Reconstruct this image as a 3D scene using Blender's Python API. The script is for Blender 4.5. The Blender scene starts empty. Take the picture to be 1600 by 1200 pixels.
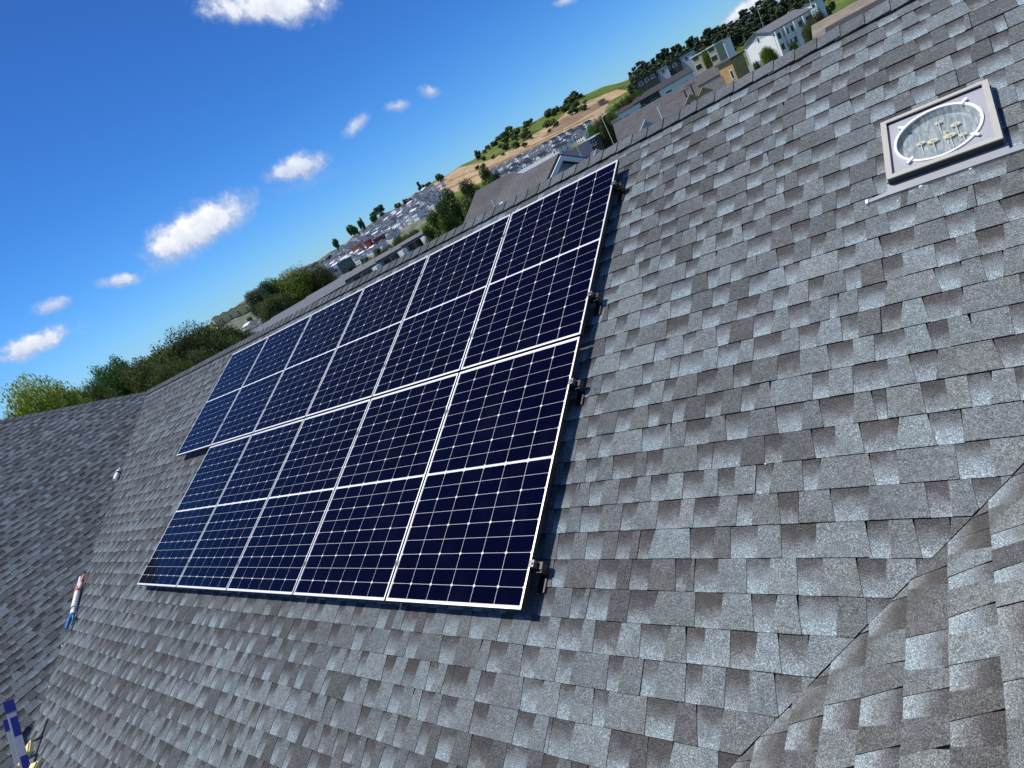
import bpy, math, random
import numpy as np
from mathutils import Vector, Matrix
random.seed(7)
SC = bpy.context.scene
COL = SC.collection
PI = math.pi
# ------------------------------------------------------------------ camera calibration
CR = np.array([[0.7340675903, 0.2271859997, -0.6399463215],
               [-0.1903302099, -0.8357742919, -0.5150298478],
               [-0.6518582545, 0.4998678371, -0.5702744615]])
CC = np.array([2.2048810, -0.6115735, 2.3801055])      # camera in roof coordinates (u along ridge, v up slope, n normal)
F = 962.248
PITCH = math.radians(26.0)
CA, SA = math.cos(PITCH), math.sin(PITCH)
NR = -0.105                                             # roof surface below the module glass


def W(u, v, n=0.0):
    return Vector((u, v * CA - n * SA, v * SA + n * CA))


def wv(d):
    return np.array([d[0], d[1] * CA - d[2] * SA, d[1] * SA + d[2] * CA])


CW = wv(CC)
RW_ = np.array([wv(CR[i]) for i in range(3)])          # camera axes (right, down, forward) in world


def ray(px, py):
    d = RW_.T @ np.array([(px - 800) / F, (py - 600) / F, 1.0])
    return d / np.linalg.norm(d)


def proj(P):
    c = RW_ @ (np.array(P) - CW)
    return c[0] / c[2] * F + 800, c[1] / c[2] * F + 600


def at(px, py, dist):
    d = ray(px, py)
    h = math.hypot(d[0], d[1])
    return Vector(CW + d * (dist / h))


def onroof(px, py, n=NR):
    d = CR.T @ np.array([(px - 800) / F, (py - 600) / F, 1.0])
    t = (n - CC[2]) / d[2]
    q = CC + t * d
    return q


# ------------------------------------------------------------------ helpers
def tag(o, label=None, cat=None, group=None, kind=None):
    if label: o['label'] = label
    if cat: o['category'] = cat
    if group: o['group'] = group
    if kind: o['kind'] = kind
    return o


def empty(name, loc=(0, 0, 0), rz=0.0, mat=None):
    o = bpy.data.objects.new(name, None)
    COL.objects.link(o)
    if mat is not None:
        o.matrix_world = mat
    else:
        o.location = loc
        o.rotation_euler = (0, 0, rz)
    o.empty_display_size = 0.2
    return o


class MB:
    def __init__(s):
        s.v = []; s.f = []; s.m = []; s.c = []; s.hasc = False

    def poly(s, pts, mi=0, cols=None):
        b = len(s.v)
        s.v += [tuple(p) for p in pts]
        s.f.append(tuple(range(b, b + len(pts))))
        s.m.append(mi)
        if cols is None:
            cols = [(0.5, 0.5, 0.5, 1)] * len(pts)
        else:
            s.hasc = True
        s.c += cols

    def box(s, a, b, mi=0, cols=None):
        x0, y0, z0 = a; x1, y1, z1 = b
        p = [(x0, y0, z0), (x1, y0, z0), (x1, y1, z0), (x0, y1, z0), (x0, y0, z1), (x1, y0, z1), (x1, y1, z1), (x0, y1, z1)]
        for f in ((0, 3, 2, 1), (4, 5, 6, 7), (0, 1, 5, 4), (1, 2, 6, 5), (2, 3, 7, 6), (3, 0, 4, 7)):
            s.poly([p[i] for i in f], mi, cols)

    def obox(s, c, ax, ay, az, mi=0):
        c, ax, ay, az = Vector(c), Vector(ax), Vector(ay), Vector(az)
        p = [c + sx * ax + sy * ay + sz * az for sz in (-1, 1) for sx, sy in ((-1, -1), (1, -1), (1, 1), (-1, 1))]
        for f in ((0, 3, 2, 1), (4, 5, 6, 7), (0, 1, 5, 4), (1, 2, 6, 5), (2, 3, 7, 6), (3, 0, 4, 7)):
            s.poly([p[i] for i in f], mi)

    def tube(s, path, rads, seg=8, mi=0, caps=True):
        path = [Vector(p) for p in path]
        if not hasattr(rads, '__len__'): rads = [rads] * len(path)
        rings = []
        for i, p in enumerate(path):
            t = (path[min(i + 1, len(path) - 1)] - path[max(i - 1, 0)]).normalized()
            a = t.orthogonal().normalized() if i == 0 else (rings_a - t * rings_a.dot(t)).normalized()
            rings_a = a
            b = t.cross(a)
            rings.append([p + (a * math.cos(2 * PI * k / seg) + b * math.sin(2 * PI * k / seg)) * rads[i] for k in range(seg)])
        for i in range(len(rings) - 1):
            for k in range(seg):
                k2 = (k + 1) % seg
                s.poly([rings[i][k], rings[i][k2], rings[i + 1][k2], rings[i + 1][k]], mi)
        if caps:
            s.poly(rings[0][::-1], mi); s.poly(rings[-1], mi)

    def build(s, name, mats, parent=None, smooth=False, loc=None, merge=False):
        me = bpy.data.meshes.new(name)
        me.from_pydata(s.v, [], s.f)
        if not isinstance(mats, (list, tuple)): mats = [mats]
        for m in mats: me.materials.append(m)
        me.polygons.foreach_set('material_index', s.m)
        if s.hasc:
            at_ = me.color_attributes.new('Col', 'FLOAT_COLOR', 'CORNER')
            at_.data.foreach_set('color', np.array(s.c, dtype=np.float32).ravel())
        if smooth:
            me.polygons.foreach_set('use_smooth', [True] * len(s.f))
        me.update()
        o = bpy.data.objects.new(name, me)
        COL.objects.link(o)
        if parent is not None: o.parent = parent
        if loc is not None: o.location = loc
        return o


def inst(o, name=None, parent=None, loc=None, rz=None, sc=None):
    c = o.copy(); COL.objects.link(c)
    if parent is not None: c.parent = parent
    if loc is not None: c.location = loc
    if rz is not None: c.rotation_euler = (0, 0, rz)
    if sc is not None: c.scale = (sc, sc, sc) if not hasattr(sc, '__len__') else sc
    return c


def clip(poly, a, b, c):
    """keep a*x+b*y+c>=0 ; poly of (x,y)"""
    out = []
    n = len(poly)
    for i in range(n):
        p, q = poly[i], poly[(i + 1) % n]
        dp = a * p[0] + b * p[1] + c; dq = a * q[0] + b * q[1] + c
        if dp >= 0: out.append(p)
        if (dp >= 0) != (dq >= 0):
            t = dp / (dp - dq)
            out.append((p[0] + (q[0] - p[0]) * t, p[1] + (q[1] - p[1]) * t))
    return out


# ------------------------------------------------------------------ node helpers
class NT:
    def __init__(s, tree):
        s.t = tree; s.n = tree.nodes; s.l = tree.links

    def add(s, typ, **kw):
        nd = s.n.new(typ)
        for k, v in kw.items(): setattr(nd, k, v)
        return nd

    def set(s, sock, val):
        if isinstance(val, bpy.types.NodeSocket): s.l.new(val, sock)
        else: sock.default_value = val

    def math(s, op, a, b=None, c=None, clamp=False):
        nd = s.add('ShaderNodeMath', operation=op); nd.use_clamp = clamp
        s.set(nd.inputs[0], a)
        if b is not None: s.set(nd.inputs[1], b)
        if c is not None: s.set(nd.inputs[2], c)
        return nd.outputs[0]

    def dot(s, a, vec):
        nd = s.add('ShaderNodeVectorMath', operation='DOT_PRODUCT')
        s.set(nd.inputs[0], a); s.set(nd.inputs[1], tuple(vec))
        return nd.outputs['Value']

    def mix(s, f, a, b, blend='MIX'):
        nd = s.add('ShaderNodeMix', data_type='RGBA', blend_type=blend)
        s.set(nd.inputs[0], f)
        s.set(nd.inputs[6], a if isinstance(a, bpy.types.NodeSocket) else (*a, 1))
        s.set(nd.inputs[7], b if isinstance(b, bpy.types.NodeSocket) else (*b, 1))
        return nd.outputs[2]

    def ramp(s, f, stops, interp='LINEAR'):
        nd = s.add('ShaderNodeValToRGB'); nd.color_ramp.interpolation = interp
        el = nd.color_ramp.elements
        while len(el) > len(stops): el.remove(el[-1])
        while len(el) < len(stops): el.new(0.5)
        for e, (p, c) in zip(el, stops):
            e.position = p; e.color = (*c, 1) if len(c) == 3 else c
        s.set(nd.inputs[0], f)
        return nd.outputs[0]

    def noise(s, vec, scale, detail=2, rough=0.5, dist=0.0):
        nd = s.add('ShaderNodeTexNoise')
        if vec is not None: s.l.new(vec, nd.inputs['Vector'])
        nd.inputs['Scale'].default_value = scale; nd.inputs['Detail'].default_value = detail
        nd.inputs['Roughness'].default_value = rough; nd.inputs['Distortion'].default_value = dist
        return nd.outputs[0]


def new_mat(name):
    m = bpy.data.materials.new(name); m.use_nodes = True
    nt = NT(m.node_tree); nt.n.clear()
    out = nt.add('ShaderNodeOutputMaterial'); b = nt.add('ShaderNodeBsdfPrincipled')
    nt.l.new(b.outputs[0], out.inputs[0])
    return m, nt, b


def plain(name, col, rough=0.6, metal=0.0, spec=0.5, var=0.0, scale=8.0, bump=0.0, coat=0.0):
    m, nt, b = new_mat(name)
    tc = nt.add('ShaderNodeTexCoord').outputs['Object']
    if var > 0:
        n = nt.noise(tc, scale, 5, 0.6)
        d = tuple(max(0, c * (1 - var)) for c in col); h = tuple(min(1, c * (1 + var)) for c in col)
        nt.l.new(nt.ramp(n, [(0.3, d), (0.7, h)]), b.inputs['Base Color'])
    else:
        b.inputs['Base Color'].default_value = (*col, 1)
    b.inputs['Roughness'].default_value = rough; b.inputs['Metallic'].default_value = metal
    b.inputs['Specular IOR Level'].default_value = spec
    b.inputs['Coat Weight'].default_value = coat
    if bump > 0:
        bp = nt.add('ShaderNodeBump'); bp.inputs['Strength'].default_value = bump; bp.inputs['Distance'].default_value = 0.02
        nt.l.new(nt.noise(tc, scale * 3, 4), bp.inputs['Height']); nt.l.new(bp.outputs[0], b.inputs['Normal'])
    return m


# ------------------------------------------------------------------ shingle material
def shingle_material(name, gain=1.38, band=None):
    """Col: R tone, G height inside the exposed strip (0 bottom..1 top), B 1=slot with printed dark band / 0=tooth, A hue"""
    m, nt, b = new_mat(name)
    tc = nt.add('ShaderNodeTexCoord').outputs['Object']
    att = nt.add('ShaderNodeAttribute', attribute_name='Col')
    sep = nt.add('ShaderNodeSeparateColor'); nt.l.new(att.outputs['Color'], sep.inputs[0])
    tone, vl, slot = sep.outputs[0], sep.outputs[1], sep.outputs[2]
    hue = att.outputs['Alpha']
    g1 = nt.noise(tc, 230, 2, 0.75); g2 = nt.noise(tc, 105, 4, 0.75); g3 = nt.noise(tc, 3.0, 4, 0.6)
    # printed shade band of the slots (granule colour blend: dark under the course above, pale at the lower edge)
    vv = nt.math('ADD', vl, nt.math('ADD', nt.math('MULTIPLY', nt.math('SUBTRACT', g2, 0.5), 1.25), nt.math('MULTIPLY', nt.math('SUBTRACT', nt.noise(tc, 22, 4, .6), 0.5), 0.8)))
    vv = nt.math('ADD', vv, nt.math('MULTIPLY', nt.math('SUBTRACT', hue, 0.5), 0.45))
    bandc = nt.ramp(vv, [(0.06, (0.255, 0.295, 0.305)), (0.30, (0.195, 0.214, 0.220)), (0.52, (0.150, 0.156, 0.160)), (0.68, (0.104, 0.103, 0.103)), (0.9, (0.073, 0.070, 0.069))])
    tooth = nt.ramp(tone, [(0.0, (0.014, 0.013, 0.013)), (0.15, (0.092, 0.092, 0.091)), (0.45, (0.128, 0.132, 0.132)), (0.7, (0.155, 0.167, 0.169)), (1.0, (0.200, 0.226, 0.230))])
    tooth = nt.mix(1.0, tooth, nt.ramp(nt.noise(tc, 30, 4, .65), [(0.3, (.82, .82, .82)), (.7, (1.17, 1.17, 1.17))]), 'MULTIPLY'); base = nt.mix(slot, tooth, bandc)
    warm = nt.mix(hue, (0.965, 1.0, 1.03), (1.0, 0.995, 0.985))
    base = nt.mix(1.0, base, warm, 'MULTIPLY')
    gr = nt.ramp(g1, [(0.32, (0.34, 0.34, 0.35)), (0.5, (0.92, 0.92, 0.92)), (0.62, (1.45, 1.45, 1.45)), (0.72, (2.5, 2.5, 2.5))])
    gm = nt.ramp(g2, [(0.3, (0.66, 0.66, 0.66)), (0.7, (1.32, 1.32, 1.32))])
    base = nt.mix(1.0, base, gr, 'MULTIPLY'); base = nt.mix(1.0, base, gm, 'MULTIPLY')
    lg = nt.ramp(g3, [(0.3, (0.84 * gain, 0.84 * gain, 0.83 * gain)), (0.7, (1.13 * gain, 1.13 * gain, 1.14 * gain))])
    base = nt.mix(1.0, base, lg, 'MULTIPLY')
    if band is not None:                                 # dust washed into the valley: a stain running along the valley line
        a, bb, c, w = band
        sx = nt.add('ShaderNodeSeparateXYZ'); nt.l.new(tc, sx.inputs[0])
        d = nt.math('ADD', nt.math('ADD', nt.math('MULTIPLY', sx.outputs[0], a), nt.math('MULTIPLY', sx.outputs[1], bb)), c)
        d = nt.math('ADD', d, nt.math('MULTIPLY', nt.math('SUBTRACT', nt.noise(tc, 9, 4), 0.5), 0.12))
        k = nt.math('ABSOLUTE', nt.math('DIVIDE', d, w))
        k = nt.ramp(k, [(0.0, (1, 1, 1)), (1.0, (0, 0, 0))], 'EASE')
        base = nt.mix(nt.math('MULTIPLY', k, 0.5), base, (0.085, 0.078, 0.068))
    nt.l.new(base, b.inputs['Base Color'])
    b.inputs['Roughness'].default_value = 0.9; b.inputs['Specular IOR Level'].default_value = 0.12; b.inputs['Diffuse Roughness'].default_value = 1.0
    bp = nt.add('ShaderNodeBump'); bp.inputs['Strength'].default_value = 0.8; bp.inputs['Distance'].default_value = 0.004
    nt.l.new(g1, bp.inputs['Height']); nt.l.new(bp.outputs[0], b.inputs['Normal'])
    return m


# ------------------------------------------------------------------ OUR ROOF
EXPO = 0.1455
RIDGE_V = 3.845


def shingles(name, mat, mtx, u0, u1, v0, v1, clips, parent, off=0.0, tones=(0.2, 1.0), lift=0.0055):
    mb = MB()
    rnd = random.Random(hash(name) % 1000 + 5 if False else sum(map(ord, name)) + int(u1 * 10))

    def slab(poly, vlow, nlo, nhi, tone, slot, hue, th, edge):
        for (a, b, c) in clips:
            poly = clip(poly, a, b, c)
            if len(poly) < 3: return

        def n_at(v): return nlo + (nhi - nlo) * (v - vlow) / EXPO
        top = [(p[0], p[1], n_at(p[1])) for p in poly]
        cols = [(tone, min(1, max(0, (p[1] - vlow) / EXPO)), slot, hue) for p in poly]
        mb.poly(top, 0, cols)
        k = len(poly)
        for i in range(k):
            p, q = top[i], top[(i + 1) % k]
            if abs(p[1] - q[1]) < 1e-5 and p[1] > vlow + 0.5 * EXPO: continue
            if not edge and abs(p[1] - q[1]) > 1e-5: continue
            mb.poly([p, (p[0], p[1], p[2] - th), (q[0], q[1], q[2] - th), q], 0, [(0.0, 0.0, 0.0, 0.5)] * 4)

    j0 = int(math.floor((v0 - off) / EXPO)); j1 = int(math.ceil((v1 - off) / EXPO))
    for j in range(j0, j1):
        va = j * EXPO + off
        u = u0 - rnd.random() * 1.0
        nlo = lift + rnd.uniform(-0.0008, 0.0012); nhi = -0.0012
        left_piece = 0.99; slotty = rnd.random() < 0.5
        jit = rnd.uniform(-0.002, 0.002)
        pt = rnd.uniform(0.45, 0.95)
        while u < u1:
            w = rnd.choice((0.072, 0.082, 0.094, 0.106, 0.12, 0.138)) if slotty else rnd.choice((0.072, 0.084, 0.096, 0.108, 0.125, 0.19))
            w = min(w, left_piece)
            if w < 0.03: w = left_piece
            vl = va + jit
            if slotty:
                q = rnd.random()
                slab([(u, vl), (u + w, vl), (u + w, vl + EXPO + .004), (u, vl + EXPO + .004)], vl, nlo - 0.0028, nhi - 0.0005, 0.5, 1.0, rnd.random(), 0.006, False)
            else:
                t = min(tones[1], max(tones[0], pt + rnd.uniform(-0.18, 0.18)))
                if rnd.random() < 0.12: t = rnd.uniform(0.16, 0.42)
                sl = rnd.choice((0, 0.006, 0.014)); sr = rnd.choice((0, 0.006, 0.014))
                slab([(u - sl, vl), (u + w + sr, vl), (u + w - sr * .5, vl + EXPO + .004), (u + sl * .5, vl + EXPO + .004)], vl, nlo + rnd.uniform(0, .0008), nhi + 0.0016, t, 0.0, rnd.random(), 0.0085, True)
            u += w; left_piece -= w; slotty = not slotty
            if left_piece < 0.02:
                left_piece = 0.99; slotty = rnd.random() < 0.35
                u += 0.003
                jit = rnd.uniform(-0.0022, 0.0022); nlo = lift + rnd.uniform(-0.001, 0.0015)
                pt = rnd.uniform(0.4, 0.95)
    # deck below
    poly = [(u0 - .3, v0 - .05), (u1 + .3, v0 - .05), (u1 + .3, v1), (u0 - .3, v1)]
    for (a, b, c) in clips: poly = clip(poly, a, b, c)
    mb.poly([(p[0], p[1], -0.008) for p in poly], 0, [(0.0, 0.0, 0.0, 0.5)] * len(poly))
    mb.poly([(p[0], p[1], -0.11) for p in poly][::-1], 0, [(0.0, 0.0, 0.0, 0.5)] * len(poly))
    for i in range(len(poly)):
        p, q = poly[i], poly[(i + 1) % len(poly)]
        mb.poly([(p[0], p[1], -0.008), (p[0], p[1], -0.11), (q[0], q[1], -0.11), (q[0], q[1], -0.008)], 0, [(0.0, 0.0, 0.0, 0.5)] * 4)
    o = mb.build(name, mat, parent)
    o.matrix_local = mtx
    return o


def frame(o, U, V, N):
    m = Matrix.Identity(4)
    for i, a in enumerate((U, V, N)):
        for r in range(3): m[r][i] = a[r]
    for r in range(3): m[r][3] = o[r]
    return m


house = empty('house')
tag(house, 'grey shingle roofed house carrying the solar panels, filling the foreground', 'house')
EAVE_V = -3.4
# left valley: u = LA + LB*v (going up-left), right valley u = RA + RB*v
LB = -(11.5 - 6.65) / (3.87 + 1.94); LA = -11.5 - LB * 3.87
RB = 0.902; RA = 1.5
M_main = frame(W(0, 0, NR), (1, 0, 0), (0, CA, SA), (0, -SA, CA))
MAT_SH = shingle_material('shingle_granules')
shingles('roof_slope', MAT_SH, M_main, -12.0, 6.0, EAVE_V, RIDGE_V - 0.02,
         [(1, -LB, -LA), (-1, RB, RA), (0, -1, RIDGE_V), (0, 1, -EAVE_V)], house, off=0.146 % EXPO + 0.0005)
# left wing
pl = math.atan2(SA, -LB); lc, ls = math.cos(pl), math.sin(pl)
VT = W(LA + LB * 0, 0, NR) + Vector((0, 0, -0.006))
M_left = frame(VT, (0, 1, 0), (-lc, 0, ls), (ls, 0, lc))
kL = -LB * lc + SA * ls                                   # V gained along the valley per v
vtop = kL * RIDGE_V; utop = CA * RIDGE_V
WL_V1 = 6.4
shingles('roof_slope', shingle_material('shingle_granules_left'), M_left, -9.0, utop, kL * EAVE_V, WL_V1,
         [(-kL, CA, 0.02), (-kL, -CA, kL * utop + CA * vtop), (0, 1, -kL * EAVE_V)], house, off=0.03)
# right wing
pr = math.atan2(SA, RB); rc, rs = math.cos(pr), math.sin(pr)
VR = W(RA, 0, NR) + Vector((0, 0, -0.0042))
M_right = frame(VR, (0, -1, 0), (rc, 0, rs), (-rs, 0, rc))
kR = RB * rc + SA * rs
# region: U > -(CA/kR) V
hyp = math.hypot(kR, CA)
shingles('roof_slope', shingle_material('shingle_granules_right', gain=1.2, band=(kR / hyp, CA / hyp, -0.075, 0.05)), M_right, -4.2, 7.0, kR * EAVE_V, kR * 3.7,  # lower gain: same shingles coloured darker to offset stronger sun on this slope
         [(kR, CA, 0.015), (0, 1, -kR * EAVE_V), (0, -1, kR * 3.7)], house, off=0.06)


# ridge caps
def ridge_caps(name, p0, p1, sl, sr, up, parent, seglen=0.143, lift=0.016, wid=0.15):
    """folded cap shingles marching from p0 to p1; sl/sr = unit vectors down each slope"""
    mb = MB(); p0, p1 = Vector(p0), Vector(p1); up = Vector(up)
    t = (p1 - p0); L = t.length; t.normalize()
    n = int(L / seglen)
    rnd = random.Random(3)
    for i in range(n):
        a = p0 + t * (i * seglen); b = p0 + t * (i * seglen + seglen * 1.25)
        tone = rnd.uniform(0.34, 0.72); hue = rnd.random()
        c0 = [(tone, 0.5, 0, hue)] * 4
        za = up * (lift + 0.011); zb = up * (lift + 0.001)
        for s, sg in ((Vector(sl), 1), (Vector(sr), -1)):
            w = wid + rnd.uniform(-.004, .004)
            m1 = s * (w * 0.3) - up * 0.001
            q = [a + za, a + za + m1, a + za + s * w, b + zb + s * w, b + zb + m1, b + zb]
            f1 = [q[0], q[1], q[4], q[5]]; f2 = [q[1], q[2], q[3], q[4]]
            if sg < 0: f1 = f1[::-1]; f2 = f2[::-1]
            mb.poly(f1, 0, c0); mb.poly(f2, 0, c0)
            e = [q[0], q[1], q[1] - up * .01, q[0] - up * .01]; e2 = [q[1], q[2], q[2] - up * .01, q[1] - up * .01]
            cc = [(0.02, 0, 0, .5)] * 4
            mb.poly(e, 0, cc); mb.poly(e2, 0, cc)
            mb.poly([q[2], q[3], q[3] - up * .008, q[2] - up * .008], 0, cc)
    return mb.build(name, MAT_SH, parent)


SLOPE_DN = Vector((0, -CA, -SA)); SLOPE_BK = Vector((0, CA, -SA))
R0 = W(-11.5, RIDGE_V, NR); R1 = W(5.6, RIDGE_V, NR)
vent = MB()
for s, nrm in ((SLOPE_DN, Vector((0, -SA, CA))), (SLOPE_BK, Vector((0, SA, CA)))):
    a = R0 + nrm * .004; b = R1 + nrm * .004
    vent.poly([a + s * .02 + nrm * .010, b + s * .02 + nrm * .010, b + s * .098 + nrm * .010, a + s * .098 + nrm * .010])
    vent.poly([a + s * .098, b + s * .098, b + s * .098 + nrm * .010, a + s * .098 + nrm * .010])
vent.build('ridge_vent', plain('vent_plastic', (0.012, 0.012, 0.013), 0.7), house)
ridge_caps('ridge_cap', R1 + Vector((0, 0, .002)), R0 + Vector((0, 0, .002)), SLOPE_DN, SLOPE_BK, (0, 0, 1), house, lift=.014, wid=.128)
# hip above the left wing
hd = Vector((LB, -CA, SA)); HT = R0.copy()
HE = HT + hd * 2.6
wl_dn = Vector((lc, 0, -ls)); hb_dn = Vector((0, CA, -SA))
wl_perp = (wl_dn - hd.normalized() * wl_dn.dot(hd.normalized())).normalized()
hb_perp = (hb_dn - hd.normalized() * hb_dn.dot(hd.normalized())).normalized()
ridge_caps('hip_cap', HT, HE, wl_perp, hb_perp, (0, 0, 1), house, lift=.008, wid=.13)
# the back slopes and walls so the house is a solid thing from the side as well
bk = MB()
plain_sh = plain('shingle_back', (0.10, 0.10, 0.105), 0.9, var=0.25, scale=12)
b0 = R0 + Vector((0, 0, -.01)); b1 = R1 + Vector((0, 0, -.01))
bk.poly([b0, b1, b1 + SLOPE_BK * 5.2, b0 + SLOPE_BK * 5.2][::-1])
hb = HE + Vector((0, 0, -.01))
bk.poly([b0, b0 + SLOPE_BK * 5.2, b0 + SLOPE_BK * 5.2 + Vector((-3.5, 0, 0)), hb + Vector((-3.0, 0, 0)), hb])
bk.build('roof_slope', plain_sh, house)
GZ = -6.2
ZE = W(0, EAVE_V).z - 0.3
yb = (R0 + SLOPE_BK * 5.2).y - .4
wl = MB(); wl.poly([(-5.6, W(0, EAVE_V + .3).y, GZ), (-1.4, W(0, EAVE_V + .3).y, GZ), (-1.4, W(0, EAVE_V + .3).y, ZE), (-5.6, W(0, EAVE_V + .3).y, ZE)])
wm_ = plain('house_wall', (0.55, 0.53, 0.5), 0.8, var=.08); wl.build('wall', wm_, house); wl = MB(); wl.poly([(-12, yb, GZ), (5.6, yb, GZ), (5.6, yb, ZE + .1), (-12, yb, ZE + .1)])
wl.build('wall', wm_, house)

# ------------------------------------------------------------------ SOLAR ARRAY
M_pv = frame((0, 0, 0), (1, 0, 0), (0, CA, SA), (0, -SA, CA))
mat_al, nt, b = new_mat('clear_anodised_aluminium')
b.inputs['Base Color'].default_value = (0.78, 0.78, 0.79, 1); b.inputs['Roughness'].default_value = 0.38; b.inputs['Metallic'].default_value = 0.6
mat_alside = plain('frame_side_shaded', (0.016, 0.015, 0.017), 0.5, spec=.3)  # shade of the silver frame's sides put into a dark colour
mat_blk = plain('black_rail_anodising', (0.015, 0.015, 0.016), 0.4)
mat_galv = plain('zinc_clamp', (0.16, 0.16, 0.165), 0.4, metal=0.5)


def glassy(name, c1, c2, scale):
    m, nt, b = new_mat(name)
    tc = nt.add('ShaderNodeTexCoord').outputs['Object']
    n = nt.noise(tc, scale, 3)
    col = nt.ramp(n, [(0.3, c1), (0.7, c2)])
    dn = nt.noise(tc, scale * 2.2, 8, .75, .6); col = nt.mix(nt.ramp(dn, [(0.5, (0, 0, 0)), (.8, (.12, .12, .12))]), col, (.035, .036, .042))
    nt.l.new(col, b.inputs['Base Color'])
    b.inputs['Roughness'].default_value = 0.5
    b.inputs['Specular IOR Level'].default_value = 0.0
    b.inputs['Coat Weight'].default_value = 1.0; b.inputs['Coat Roughness'].default_value = 0.035; b.inputs['Coat IOR'].default_value = 1.15
    return m


mat_cell = glassy('silicon_cell_under_glass', (0.0007, 0.0010, 0.010), (0.0011, 0.0015, 0.014), 1.2)
mat_back = glassy('white_backsheet_under_glass', (0.66, 0.67, 0.70), (0.70, 0.71, 0.73), 3)
PWD, PHT, GU, GV = 1.134, 1.7225, 0.0165, 0.0225


def make_panel():
    root = empty('solar_panel')
    fr = MB(); lip = 0.0095; z0 = -0.030
    for (a, b_) in (((0, 0), (PWD, lip)), ((0, PHT - lip), (PWD, PHT)), ((0, lip), (lip, PHT - lip)), ((PWD - lip, lip), (PWD, PHT - lip))):
        x0, y0 = a; x1, y1 = b_
        fr.poly([(x0, y0, 0), (x1, y0, 0), (x1, y1, 0), (x0, y1, 0)], 0)
    # bright rounded arris then the sides, coloured dark as if shaded
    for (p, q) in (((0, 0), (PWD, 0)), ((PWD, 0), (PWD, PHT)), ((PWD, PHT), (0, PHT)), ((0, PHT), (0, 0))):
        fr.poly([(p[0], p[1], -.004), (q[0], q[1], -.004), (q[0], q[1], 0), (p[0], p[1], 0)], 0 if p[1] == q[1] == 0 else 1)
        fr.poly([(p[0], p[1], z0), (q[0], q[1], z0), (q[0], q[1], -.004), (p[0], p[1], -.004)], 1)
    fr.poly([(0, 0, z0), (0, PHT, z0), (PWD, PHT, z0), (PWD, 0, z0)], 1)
    l = lip
    for (p, q) in (((l, l), (PWD - l, l)), ((PWD - l, l), (PWD - l, PHT - l)), ((PWD - l, PHT - l), (l, PHT - l)), ((l, PHT - l), (l, l))):
        fr.poly([(q[0], q[1], -.0025), (p[0], p[1], -.0025), (p[0], p[1], 0), (q[0], q[1], 0)], 0)
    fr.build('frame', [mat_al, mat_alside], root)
    bs = MB()
    bs.poly([(l, l, -.0025), (PWD - l, l, -.0025), (PWD - l, PHT - l, -.0025), (l, PHT - l, -.0025)])
    bs.build('backsheet', mat_back, root)
    ce = MB()
    cw, gu, gv, mid, ch = 0.1819, 0.0029, 0.0021, 0.0165, 0.0092
    mx = (PWD - 6 * cw - 5 * gu) / 2; my = 0.0185
    hh = (PHT - 2 * my - mid - 16 * gv) / 18
    for half in (0, 1):
        y0 = my if half == 0 else my + 9 * hh + 8 * gv + mid
        for r in range(9):
            ya = y0 + r * (hh + gv); yb_ = ya + hh
            rr = r if half == 0 else 8 - r
            top = (rr % 2 == 0) if half == 0 else (rr % 2 == 1)
            for c in range(6):
                xa = mx + c * (cw + gu); xb = xa + cw
                z = -.0019
                if top: pts = [(xa, ya, z), (xb, ya, z), (xb, yb_ - ch, z), (xb - ch, yb_, z), (xa + ch, yb_, z), (xa, yb_ - ch, z)]
                else: pts = [(xa + ch, ya, z), (xb - ch, ya, z), (xb, ya + ch, z), (xb, yb_, z), (xa, yb_, z), (xa, ya + ch, z)]
                ce.poly(pts)
    ce.build('cell_grid', mat_cell, root)
    return root


proto = make_panel()
ordn = ['rightmost', 'second from the right', 'third from the right', 'third from the left', 'second from the left', 'leftmost']
ordl = ['rightmost', 'second from the right', 'middle', 'second from the left', 'leftmost']
k = 0
for row, ncol in ((1, 6), (0, 5)):
    for i in range(ncol):
        if k == 0: r = proto
        else:
            r = proto.copy(); COL.objects.link(r)
            for ch_ in proto.children:
                c = ch_.copy(); COL.objects.link(c); c.parent = r
        k += 1
        u = -(i + 1) * PWD - i * GU; v = row * (PHT + GV)
        r.matrix_world = M_pv @ Matrix.Translation((u, v, 0))
        lab = ('dark blue solar panel in the upper row by the ridge, ' + ordn[i]) if row else ('dark blue solar panel in the lower row of five, ' + ordl[i])
        if row and i == 5: lab = 'leftmost dark blue solar panel of the upper row, overhanging bare shingles'
        tag(r, lab, 'solar panel', 'solar panels on the roof')

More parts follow.
